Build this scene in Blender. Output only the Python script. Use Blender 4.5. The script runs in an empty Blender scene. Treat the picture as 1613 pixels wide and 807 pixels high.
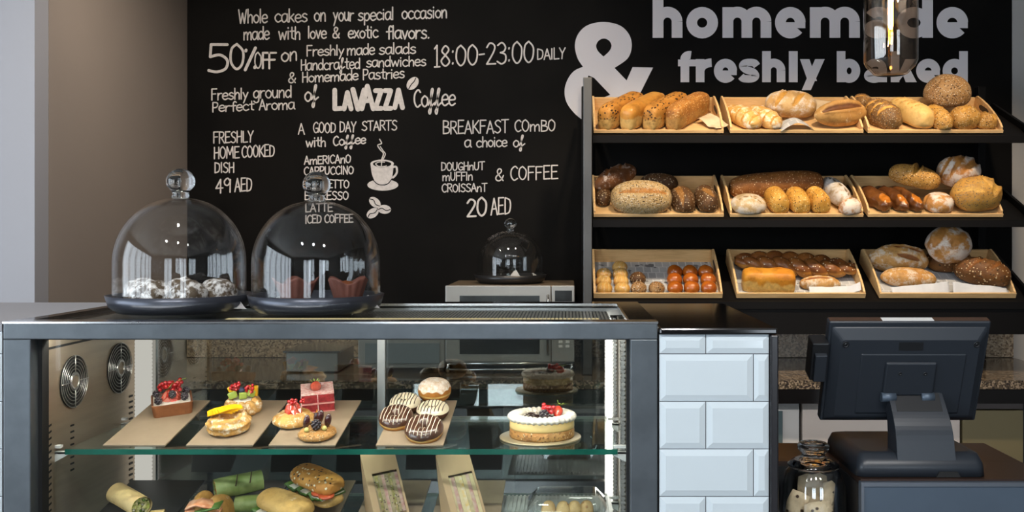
import bpy, math, random
from mathutils import Vector, Matrix, noise as mnoise
random.seed(7)
SC = bpy.context.scene
COL = SC.collection
R = math.radians
PI = math.pi
# ------------------------------------------------------------------ camera, world, lights, exposure
EYE = 1.5
F = 1500.0
VX, VY = 895.0, 366.0
cam_d = bpy.data.cameras.new('camera')
cam = bpy.data.objects.new('camera', cam_d)
COL.objects.link(cam)
cam.location = (0, 0, EYE)
cam.rotation_euler = (R(90), 0, 0)
cam_d.sensor_width = 36
cam_d.lens = 36 * F / 1613
cam_d.shift_x = -(VX - 806.5) / 1613
cam_d.shift_y = (VY - 403.5) / 1613
cam_d.clip_start = 0.05
SC.camera = cam
SC.view_settings.view_transform = 'Standard'
SC.view_settings.look = 'None'
SC.view_settings.gamma = 1
SC.view_settings.use_curve_mapping = False
SC.view_settings.exposure = 0.0
try:
    SC.cycles.caustics_reflective = False
    SC.cycles.caustics_refractive = False
    SC.cycles.max_bounces = 12
    SC.cycles.transparent_max_bounces = 24
    SC.cycles.sample_clamp_indirect = 4
except Exception:
    pass
w = bpy.data.worlds.new('daylight')
SC.world = w
w.use_nodes = True
w.node_tree.nodes['Background'].inputs[0].default_value = (0.62, 0.70, 0.82, 1)
w.node_tree.nodes['Background'].inputs[1].default_value = 0.35

WIN_STRENGTH = 7.0
def light(name, kind, loc, target, power, color, **kw):
    d = bpy.data.lights.new(name, kind)
    d.energy = power
    d.color = color
    for k, v in kw.items():
        setattr(d, k, v)
    o = bpy.data.objects.new(name, d)
    COL.objects.link(o)
    o.location = loc
    dirv = Vector(target) - Vector(loc)
    o.rotation_euler = dirv.to_track_quat('-Z', 'Y').to_euler()
    return o
# warm ceiling spots over the bread rack, softer ones over the counter
for x in (0.35, 0.95, 1.55):
    light('ceiling_and_fill_spot', 'SPOT', (x, 2.80, 2.80), (x, 3.85, 1.45), 76, (1.0, 0.80, 0.57), spot_size=R(62), spot_blend=0.7, shadow_soft_size=0.05)
for x in (-1.1, -0.3, 0.5, 1.2):
    light('ceiling_and_fill_spot', 'SPOT', (x, 0.3, 2.78), (x, 2.1, 1.0), 60, (0.98, 0.96, 0.94), spot_size=R(70), spot_blend=0.8, shadow_soft_size=0.05)
for y in (2.5, 3.4):  # fill spots added to brighten the taupe side wall, no known fixtures
    light('ceiling_and_fill_spot', 'SPOT', (-0.75, y-.9, 2.8), (-1.7, y+.1, 1.55), 60, (1.0, 0.90, 0.80), spot_size=R(75), spot_blend=0.9, shadow_soft_size=0.05)
light('ceiling_and_fill_spot', 'SPOT', (-2.6, 1.2, 2.8), (-2.6, 3.0, 1.6), 35, (0.92, 0.95, 1.0), spot_size=R(80), spot_blend=0.9, shadow_soft_size=0.05)
for x in (-1.3, -0.4):  # more added fill, lifts the lettering on the chalkboard wall
    light('ceiling_and_fill_spot', 'SPOT', (x, 2.7, 2.78), (x, 4.2, 1.75), 45, (1.0, 0.86, 0.7), spot_size=R(80), spot_blend=0.9, shadow_soft_size=0.05)

# ------------------------------------------------------------------ helpers
def P(px, py, Y):
    return Vector(((px - VX) / F * Y, Y, EYE - (py - VY) / F * Y))
def XW(px, Y):
    return (px - VX) / F * Y
def ZW(py, Y):
    return EYE - (py - VY) / F * Y

class MB:
    def __init__(s):
        s.v = []; s.f = []; s.m = []; s.sm = []; s.mask = {}
    def add(s, vs, fs, mat=0, smooth=False):
        b = len(s.v)
        s.v += [Vector(p) for p in vs]
        for f in fs:
            s.f.append(tuple(i + b for i in f)); s.m.append(mat); s.sm.append(smooth)
        return b
    def box(s, x0, x1, y0, y1, z0, z1, mat=0):
        vs = [(x0,y0,z0),(x1,y0,z0),(x1,y1,z0),(x0,y1,z0),(x0,y0,z1),(x1,y0,z1),(x1,y1,z1),(x0,y1,z1)]
        s.add(vs, [(0,3,2,1),(4,5,6,7),(0,1,5,4),(1,2,6,5),(2,3,7,6),(3,0,4,7)], mat)
        return s
    def hexa(s, a, b, mat=0):
        """a, b: two quads (lists of 4 points) joined to a solid"""
        s.add(list(a) + list(b), [(3,2,1,0),(4,5,6,7),(0,1,5,4),(1,2,6,5),(2,3,7,6),(3,0,4,7)], mat)
        return s
    def prism(s, pts, d, mat=0, smooth=False):
        """extrude polygon pts (3D) by vector d"""
        n = len(pts); d = Vector(d)
        pts = [Vector(p) for p in pts]
        b = s.add(pts + [p + d for p in pts], [], mat)
        s.f.append(tuple(b + i for i in reversed(range(n)))); s.m.append(mat); s.sm.append(False)
        s.f.append(tuple(b + n + i for i in range(n))); s.m.append(mat); s.sm.append(False)
        for i in range(n):
            j = (i + 1) % n
            s.f.append((b + i, b + j, b + n + j, b + n + i)); s.m.append(mat); s.sm.append(smooth)
        return s
    def lathe(s, prof, n=48, c=(0,0,0), mat=0, smooth=True, closed=False):
        c = Vector(c)
        vs = []; fs = []
        for (r, z) in prof:
            for k in range(n):
                a = 2*PI*k/n
                vs.append(c + Vector((r*math.cos(a), r*math.sin(a), z)))
        m = len(prof)
        for i in range(m if closed else m-1):
            i2 = (i+1) % m
            for k in range(n):
                k2 = (k+1) % n
                fs.append((i*n+k, i*n+k2, i2*n+k2, i2*n+k))
        s.add(vs, fs, mat, smooth)
        return s
    def tube(s, path, r, n=8, mat=0, closed=False, caps=True):
        path = [Vector(p) for p in path]
        m = len(path); vs = []; fs = []
        up = Vector((0,0,1))
        for i, p in enumerate(path):
            t = (path[(i+1) % m] - path[i-1]) if closed else (path[min(i+1,m-1)] - path[max(i-1,0)])
            t.normalize()
            a = up if abs(t.dot(up)) < .95 else Vector((1,0,0))
            x = t.cross(a).normalized(); y = x.cross(t).normalized()
            rr = r[i] if isinstance(r, (list, tuple)) else r
            for k in range(n):
                q = 2*PI*k/n
                vs.append(p + x*math.cos(q)*rr + y*math.sin(q)*rr)
        for i in range(m if closed else m-1):
            i2 = (i+1) % m
            for k in range(n):
                k2 = (k+1) % n
                fs.append((i*n+k, i2*n+k, i2*n+k2, i*n+k2))
        b = s.add(vs, fs, mat, True)
        if caps and not closed:
            s.f.append(tuple(b+k for k in range(n))); s.m.append(mat); s.sm.append(False)
            s.f.append(tuple(b+(m-1)*n+k for k in reversed(range(n)))); s.m.append(mat); s.sm.append(False)
        return s
    def ball(s, c, r, n=12, mat=0, sc=(1,1,1), rot=None):
        c = Vector(c); vs = []; fs = []; h = n//2
        for i in range(h+1):
            t = PI*i/h
            for k in range(n):
                a = 2*PI*k/n
                p = Vector((math.sin(t)*math.cos(a)*sc[0], math.sin(t)*math.sin(a)*sc[1], math.cos(t)*sc[2]))*r
                if rot is not None: p = rot @ p
                vs.append(c + p)
        for i in range(h):
            for k in range(n):
                k2 = (k+1) % n
                fs.append((i*n+k, (i+1)*n+k, (i+1)*n+k2, i*n+k2))
        s.add(vs, fs, mat, True)
        return s
    def grid(s, fn, nu, nv, mat=0, smooth=True, wrapv=False):
        """fn(i/nu, j/nv) -> point or (point, mask)"""
        vs = []; ms = []
        cv = nv if wrapv else nv + 1
        for i in range(nu+1):
            for j in range(cv):
                q = fn(i/nu, j/nv)
                if isinstance(q, tuple): vs.append(q[0]); ms.append(q[1])
                else: vs.append(q); ms.append(0)
        fs = []
        for i in range(nu):
            for j in range(nv):
                j2 = (j+1) % cv
                fs.append((i*cv+j, (i+1)*cv+j, (i+1)*cv+j2, i*cv+j2))
        b = s.add(vs, fs, mat, smooth)
        for i, q in enumerate(ms):
            if q: s.mask[b+i] = q
        return s
    def face_cam(s):
        for i, f in enumerate(s.f):
            a = s.v[f[0]]; n = Vector((0,0,0))
            for k in range(1, len(f)-1): n += (s.v[f[k]]-a).cross(s.v[f[k+1]]-a)
            if n.y > 0: s.f[i] = tuple(reversed(f))
        return s
    def xf(s, M):
        s.v = [M @ p for p in s.v]
        return s
    def join(s, o, M=None, dm=0):
        b = len(s.v)
        s.v += [(M @ p if M is not None else p.copy()) for p in o.v]
        s.f += [tuple(i+b for i in f) for f in o.f]
        s.m += [q+dm for q in o.m]; s.sm += list(o.sm)
        for k, q in o.mask.items(): s.mask[k+b] = q
        return s
    def mesh(s, name, mats):
        me = bpy.data.meshes.new(name)
        me.from_pydata([tuple(p) for p in s.v], [], s.f)
        if not isinstance(mats, (list, tuple)): mats = [mats]
        for m in mats: me.materials.append(m)
        me.polygons.foreach_set('material_index', s.m)
        me.polygons.foreach_set('use_smooth', s.sm)
        if s.mask:
            at = me.attributes.new('mask', 'FLOAT', 'POINT')
            at.data.foreach_set('value', [float(s.mask.get(i, 0)) for i in range(len(s.v))])
        me.update()
        return me
    def build(s, name, mats, parent=None, M=None, bevel=0, seg=2, world=False):
        if world and parent is not None:
            off = parent.matrix_basis.inverted()
            q = parent.parent
            while q is not None:
                off = off @ q.matrix_basis.inverted(); q = q.parent
            s.v = [off @ p for p in s.v]
        o = bpy.data.objects.new(name, s.mesh(name, mats))
        COL.objects.link(o)
        if parent is not None: o.parent = parent
        if M is not None: o.matrix_basis = M
        if bevel:
            b = o.modifiers.new('Bevel', 'BEVEL'); b.width = bevel; b.segments = seg; b.limit_method = 'ANGLE'
            b.angle_limit = R(40)
        return o

def tag(o, label, cat, group=None):
    o['label'] = label; o['category'] = cat
    if group: o['group'] = group
    return o
def struct(o, label=None):
    o['kind'] = 'structure'
    if label: o['label'] = label
    return o
def thing(name, label, cat, loc=(0,0,0), M=None, group=None):
    o = bpy.data.objects.new(name, None)
    COL.objects.link(o)
    o.empty_display_size = 0.05
    if M is not None: o.matrix_basis = M
    else: o.location = loc
    return tag(o, label, cat, group)
def T(v): return Matrix.Translation(Vector(v))
def rot(ax, deg): return Matrix.Rotation(R(deg), 4, ax)
def dup(root, M, label, group=None):
    r = root.copy(); COL.objects.link(r); r.matrix_basis = M
    r['label'] = label
    if group: r['group'] = group
    for ch in list(root.children):
        c = ch.copy(); COL.objects.link(c); c.parent = r
        for g in ch.children:
            d = g.copy(); COL.objects.link(d); d.parent = c
    return r
def fbm(p, sc, seed=0, oct=3):
    v = 0; a = 1; q = Vector(p)*sc + Vector((seed*3.7, seed*1.3, seed*7.1))
    for _ in range(oct):
        v += a*mnoise.noise(q); a *= .5; q = q*2.03
    return v

# ------------------------------------------------------------------ materials
MATS = {}
def nt(name):
    m = bpy.data.materials.new(name); m.use_nodes = True
    t = m.node_tree; t.nodes.clear()
    out = t.nodes.new('ShaderNodeOutputMaterial')
    return m, t, out
def N(t, typ, **kw):
    n = t.nodes.new(typ)
    for k, v in kw.items():
        if k in n.inputs: n.inputs[k].default_value = v
        else: setattr(n, k, v)
    return n
def L(t, a, b): t.links.new(a, b)
def c4(c): return (c[0], c[1], c[2], 1)
def mixc(t, fac, a, b, mode='MIX'):
    n = t.nodes.new('ShaderNodeMix'); n.data_type = 'RGBA'; n.blend_type = mode
    for sock, val in ((n.inputs[0], fac), (n.inputs[6], a), (n.inputs[7], b)):
        if hasattr(val, 'is_linked') or hasattr(val, 'links'): L(t, val, sock)
        elif isinstance(val, (int, float)): sock.default_value = val
        else: sock.default_value = c4(val)
    return n.outputs[2]
def ramp(t, fac, a, b):
    n = t.nodes.new('ShaderNodeMapRange'); n.interpolation_type = 'SMOOTHSTEP'
    n.inputs[1].default_value = a; n.inputs[2].default_value = b
    L(t, fac, n.inputs[0]); return n.outputs[0]
def math_(t, op, a, b=None):
    n = t.nodes.new('ShaderNodeMath'); n.operation = op
    for i, val in enumerate((a, b)):
        if val is None: continue
        if isinstance(val, (int, float)): n.inputs[i].default_value = val
        else: L(t, val, n.inputs[i])
    return n.outputs[0]
def noise(t, co, scale, detail=4, rough=.55):
    n = N(t, 'ShaderNodeTexNoise', Scale=scale, Detail=detail, Roughness=rough)
    L(t, co, n.inputs['Vector']); return n.outputs['Fac']
def objco(t, sc=None):
    c = t.nodes.new('ShaderNodeTexCoord').outputs['Object']
    if sc:
        m = t.nodes.new('ShaderNodeMapping'); m.inputs['Scale'].default_value = sc
        L(t, c, m.inputs['Vector']); c = m.outputs['Vector']
    return c
def mat(name, col, rough=.5, metal=0.0, var=.0, vscale=20, bump=0.0, bscale=60, stretch=None, coat=0, spec=None, col2=None, sub=0, emit=None, es=0, dist=.01):
    if name in MATS: return MATS[name]
    m, t, out = nt(name)
    b = N(t, 'ShaderNodeBsdfPrincipled', Roughness=rough, Metallic=metal)
    b.inputs['Base Color'].default_value = c4(col)
    if spec is not None: b.inputs['Specular IOR Level'].default_value = spec
    if coat: b.inputs['Coat Weight'].default_value = coat; b.inputs['Coat Roughness'].default_value = .1
    if sub: b.inputs['Subsurface Weight'].default_value = sub; b.inputs['Subsurface Scale'].default_value = .01
    if var or bump:
        co = objco(t, stretch)
        if var:
            f = noise(t, co, vscale)
            f = ramp(t, f, .5-.22, .5+.22)
            c2 = col2 or tuple(x*(1-var) for x in col)
            L(t, mixc(t, f, col, c2), b.inputs['Base Color'])
        if bump:
            bn = N(t, 'ShaderNodeBump', Strength=bump, Distance=dist)
            L(t, noise(t, co, bscale, 5), bn.inputs['Height']); L(t, bn.outputs[0], b.inputs['Normal'])
    if emit:
        b.inputs['Emission Color'].default_value = c4(emit); b.inputs['Emission Strength'].default_value = es
    L(t, b.outputs[0], out.inputs[0])
    MATS[name] = m
    return m
def emis(name, col, s):
    if name in MATS: return MATS[name]
    m, t, out = nt(name)
    e = N(t, 'ShaderNodeEmission', Strength=s); e.inputs[0].default_value = c4(col)
    L(t, e.outputs[0], out.inputs[0]); MATS[name] = m; return m
def thin_glass(name, tint=(1,1,1), ior=1.45, refl=1.0, rough=0.0, bump=0, bscale=8, add=0.0):
    """clear pane: transparent sheet with fresnel mirror reflection"""
    if name in MATS: return MATS[name]
    m, t, out = nt(name)
    tr = N(t, 'ShaderNodeBsdfTransparent'); tr.inputs[0].default_value = c4(tint)
    gl = N(t, 'ShaderNodeBsdfGlossy', Roughness=rough)
    gl.inputs[0].default_value = (1,1,1,1)
    ge = t.nodes.new('ShaderNodeNewGeometry')
    dt = t.nodes.new('ShaderNodeVectorMath'); dt.operation = 'DOT_PRODUCT'
    L(t, ge.outputs['Normal'], dt.inputs[0]); L(t, ge.outputs['Incoming'], dt.inputs[1])
    f0 = ((ior-1)/(ior+1))**2
    q = math_(t, 'SUBTRACT', 1.0, math_(t, 'ABSOLUTE', dt.outputs['Value']))
    fres = math_(t, 'ADD', math_(t, 'MULTIPLY', math_(t, 'POWER', q, 5.0), 1-f0), f0)
    if bump:
        bn = N(t, 'ShaderNodeBump', Strength=bump, Distance=.01)
        L(t, noise(t, objco(t), bscale, 2), bn.inputs['Height'])
        L(t, bn.outputs[0], gl.inputs['Normal'])
    f = math_(t, 'MULTIPLY', fres, refl)
    if add: f = math_(t, 'ADD', f, add)
    f = math_(t, 'MINIMUM', f, 1.0)
    mx = t.nodes.new('ShaderNodeMixShader')
    L(t, f, mx.inputs[0]); L(t, tr.outputs[0], mx.inputs[1]); L(t, gl.outputs[0], mx.inputs[2])
    L(t, mx.outputs[0], out.inputs[0]); MATS[name] = m; return m
def solid_glass(name, col=(1,1,1), ior=1.45, rough=0.0):
    if name in MATS: return MATS[name]
    m, t, out = nt(name)
    g = N(t, 'ShaderNodeBsdfGlass', IOR=ior, Roughness=rough); g.inputs[0].default_value = c4(col)
    L(t, g.outputs[0], out.inputs[0]); MATS[name] = m; return m
def bread(name, crust, crust2, crumb=(.85,.6,.3), seeds=None, sscale=90, sdens=.5, flour=0.0, fscale=25, rough=.55, gloss=0, bump=.25, sstretch=(1,1,1), fcol=(.82,.76,.68), pscale=14):
    """baked crust: blotched colour, 'mask' = scored or split places, optional seeds and flour"""
    if name in MATS: return MATS[name]
    warm = lambda k: (k[0]*.92, k[1]*.84, k[2]*.62)
    crust, crust2, crumb = warm(crust), warm(crust2), warm(crumb)
    m, t, out = nt(name)
    b = N(t, 'ShaderNodeBsdfPrincipled', Roughness=rough)
    b.inputs['Specular IOR Level'].default_value = .3
    if gloss: b.inputs['Coat Weight'].default_value = gloss; b.inputs['Coat Roughness'].default_value = .15
    co = objco(t)
    oi = t.nodes.new('ShaderNodeObjectInfo')
    add = t.nodes.new('ShaderNodeVectorMath'); add.operation = 'ADD'
    L(t, co, add.inputs[0]); L(t, oi.outputs['Random'], add.inputs[1]); co = add.outputs[0]
    n1 = noise(t, co, pscale, 5)
    c = mixc(t, ramp(t, n1, .33, .67), crust, crust2)
    nb = noise(t, co, 26, 4, .65)
    c = mixc(t, math_(t, 'MULTIPLY', ramp(t, nb, .46, .72), .6), c, tuple(x*.48 for x in crust))
    nf = noise(t, co, 130, 3)
    c = mixc(t, math_(t, 'MULTIPLY', ramp(t, nf, .5, .8), .35), c, tuple(x*.55 for x in crust))
    at = t.nodes.new('ShaderNodeAttribute'); at.attribute_name = 'mask'
    mk = at.outputs['Fac']
    if flour:
        ff = noise(t, co, fscale, 6, .7)
        fl = ramp(t, ff, .64-flour*.2, .80-flour*.2)
        fl = math_(t, 'MULTIPLY', fl, math_(t, 'SUBTRACT', 1.0, mk))
        c = mixc(t, fl, c, fcol)
    nm = math_(t, 'MULTIPLY', ramp(t, mk, .25, .75), 1.0)
    cr = mixc(t, ramp(t, noise(t, co, 60, 5), .35, .7), crumb, tuple(x*.72 for x in crumb))
    c = mixc(t, nm, c, cr)
    h = math_(t, 'MULTIPLY', nf, .5)
    if seeds:
        mp = t.nodes.new('ShaderNodeMapping'); mp.inputs['Scale'].default_value = sstretch
        L(t, co, mp.inputs['Vector'])
        v = N(t, 'ShaderNodeTexVoronoi', Scale=sscale, Randomness=1.0)
        L(t, mp.outputs[0], v.inputs['Vector'])
        sx = t.nodes.new('ShaderNodeSeparateColor'); L(t, v.outputs['Color'], sx.inputs[0])
        on = math_(t, 'LESS_THAN', sx.outputs[0], sdens)
        d = math_(t, 'SUBTRACT', 1.0, ramp(t, v.outputs['Distance'], .26, .42))
        s = math_(t, 'MULTIPLY', on, d)
        s = math_(t, 'MULTIPLY', s, math_(t, 'SUBTRACT', 1.0, math_(t, 'MULTIPLY', mk, .8)))
        sc = seeds[0] if len(seeds) == 1 else mixc(t, math_(t, 'GREATER_THAN', sx.outputs[1], .5), seeds[0], seeds[1])
        c = mixc(t, s, c, sc)
        h = math_(t, 'ADD', h, s)
    L(t, c, b.inputs['Base Color'])
    bn = N(t, 'ShaderNodeBump', Strength=bump*2, Distance=.004)
    L(t, h, bn.inputs['Height']); L(t, bn.outputs[0], b.inputs['Normal'])
    L(t, b.outputs[0], out.inputs[0]); MATS[name] = m; return m
def granite(name, a, b_, c, rough=.15, scale=140):
    if name in MATS: return MATS[name]
    m, t, out = nt(name)
    b = N(t, 'ShaderNodeBsdfPrincipled', Roughness=rough)
    co = objco(t)
    v = N(t, 'ShaderNodeTexVoronoi', Scale=scale); L(t, co, v.inputs['Vector'])
    sx = t.nodes.new('ShaderNodeSeparateColor'); L(t, v.outputs['Color'], sx.inputs[0])
    k = mixc(t, math_(t, 'GREATER_THAN', sx.outputs[0], .55), a, b_)
    k = mixc(t, math_(t, 'GREATER_THAN', sx.outputs[1], .72), k, c)
    L(t, k, b.inputs['Base Color']); L(t, b.outputs[0], out.inputs[0]); MATS[name] = m; return m
def wood(name, a, b_, rough=.5):
    if name in MATS: return MATS[name]
    m, t, out = nt(name)
    b = N(t, 'ShaderNodeBsdfPrincipled', Roughness=rough)
    co = objco(t, (3, 30, 30))
    f = noise(t, co, 3, 5, .6)
    L(t, mixc(t, ramp(t, f, .3, .7), a, b_), b.inputs['Base Color'])
    L(t, b.outputs[0], out.inputs[0]); MATS[name] = m; return m
def newsprint(name):
    if name in MATS: return MATS[name]
    m, t, out = nt(name)
    b = N(t, 'ShaderNodeBsdfPrincipled', Roughness=.8)
    co = objco(t)
    br = N(t, 'ShaderNodeTexBrick', Scale=13.0)
    br.inputs['Color1'].default_value = (.50,.51,.52,1); br.inputs['Color2'].default_value = (.34,.35,.36,1); br.inputs['Mortar'].default_value = (.62,.62,.62,1)
    br.inputs['Mortar Size'].default_value = .03; br.inputs['Brick Width'].default_value = .42; br.inputs['Row Height'].default_value = .62
    L(t, co, br.inputs['Vector'])
    wv = N(t, 'ShaderNodeTexWave', Scale=75.0, Distortion=1.5); wv.bands_direction = 'Y'
    L(t, co, wv.inputs['Vector'])
    k = mixc(t, math_(t, 'MULTIPLY', ramp(t, wv.outputs['Fac'], .5, .9), .45), br.outputs['Color'], (.16,.16,.17))
    bl = ramp(t, noise(t, co, 22, 2), .62, .66)
    k = mixc(t, math_(t, 'MULTIPLY', bl, .8), k, (.06,.06,.065))
    L(t, k, b.inputs['Base Color']); L(t, b.outputs[0], out.inputs[0]); MATS[name] = m; return m
# ------------------------------------------------------------------ room shell
YW = 4.2
CEIL = 2.9
m_black = mat('chalkboard_black', (.0035,.0032,.003), .6, var=.5, vscale=3, col2=(.0065,.0058,.0052), spec=.06)
m_brown = mat('taupe_paint', (.235,.195,.165), .7, var=.05, vscale=2)
m_greyp = mat('grey_paint', (.265,.265,.285), .7)
m_white = mat('ceiling_paint', (.62,.60,.57), .8)
m_floor = mat('floor_concrete', (.16,.155,.15), .35, var=.25, vscale=4)
m_dark = mat('dark_paint', (.06,.058,.056), .6)
m_lgrey = mat('light_grey_paint', (.36,.345,.33), .7)
wall_back = struct(MB().box(-1.68, 1.957, YW, YW+.08, 0, CEIL).build('wall_back', m_black), 'black chalkboard wall lettered in chalk and white print behind the counter')
struct(MB().box(1.958, 3.5, YW, YW+.08, 0, CEIL).build('wall_right', m_lgrey), 'light grey wall strip right of the bread rack')
struct(MB().box(-1.76, -1.681, 3.082, YW+.08, 0, CEIL).build('wall_left', m_brown), 'taupe side wall left of the chalkboard')
struct(MB().box(-4.0, -1.681, 3.0, 3.08, 0, CEIL).build('wall_corner', m_greyp), 'pale grey wall face at the left edge')
struct(MB().box(-4.08, -4.0, -4.0, 3.08, 0, CEIL).build('wall_side', m_greyp))
struct(MB().box(3.5, 3.58, -4.0, YW+.08, 0, CEIL).build('wall_far_right', m_dark))
struct(MB().box(-4.08, 3.58, -4.08, -4.0, 0, CEIL).build('wall_rear', m_dark))
struct(MB().box(-4.08, 3.58, -4.08, YW+.08, CEIL, CEIL+.08).build('ceiling', m_white))
struct(MB().box(-4.08, 3.58, -4.08, YW+.08, -.08, 0).build('floor', m_floor))
m_winglow = emis('daylight_pane', (.80,.90,1.0), WIN_STRENGTH)
m_mull = mat('window_frame_black', (.02,.02,.02), .4)
def window(n, axis, a0, a1, z0, z1, parts):
    """glazed shopfront panes with black mullions on the rear (axis y) or the side wall (axis x)"""
    g = MB(); fr = MB()
    if axis == 'y':
        g.box(a0, a1, -3.995, -3.985, z0, z1)
        for k in range(parts+1):
            x = a0 + (a1-a0)*k/parts
            fr.box(x-.04, x+.04, -3.98, -3.9, z0, z1)
        fr.box(a0-.04, a1+.04, -3.98, -3.9, z0-.06, z0+.02); fr.box(a0-.04, a1+.04, -3.98, -3.9, z1-.02, z1+.06); fr.box(a0, a1, -3.98, -3.92, z0+(z1-z0)*.72, z0+(z1-z0)*.72+.05)
    else:
        g.box(-3.995, -3.985, a0, a1, z0, z1)
        for k in range(parts+1):
            y = a0 + (a1-a0)*k/parts
            fr.box(-3.98, -3.9, y-.04, y+.04, z0, z1)
        fr.box(-3.98, -3.9, a0-.04, a1+.04, z0-.06, z0+.02); fr.box(-3.98, -3.9, a0-.04, a1+.04, z1-.02, z1+.06)
    o = struct(fr.build('window_%d' % n, m_mull))
    g.build('window_pane', m_winglow, o)
window(1, 'y', -1.5, -.1, .7, 2.35, 2)
window(2, 'y', 1.5, 2.9, .5, 2.5, 2)
window(3, 'x', -3.4, 2.2, .4, 2.6, 6)
# recessed ceiling downlights whose bright discs mirror in the glass covers
m_lampglow = emis('lamp_glow', (1.0,.82,.6), 14)
m_lampring = mat('lamp_ring', (.6,.6,.6), .3, .8)

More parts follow.
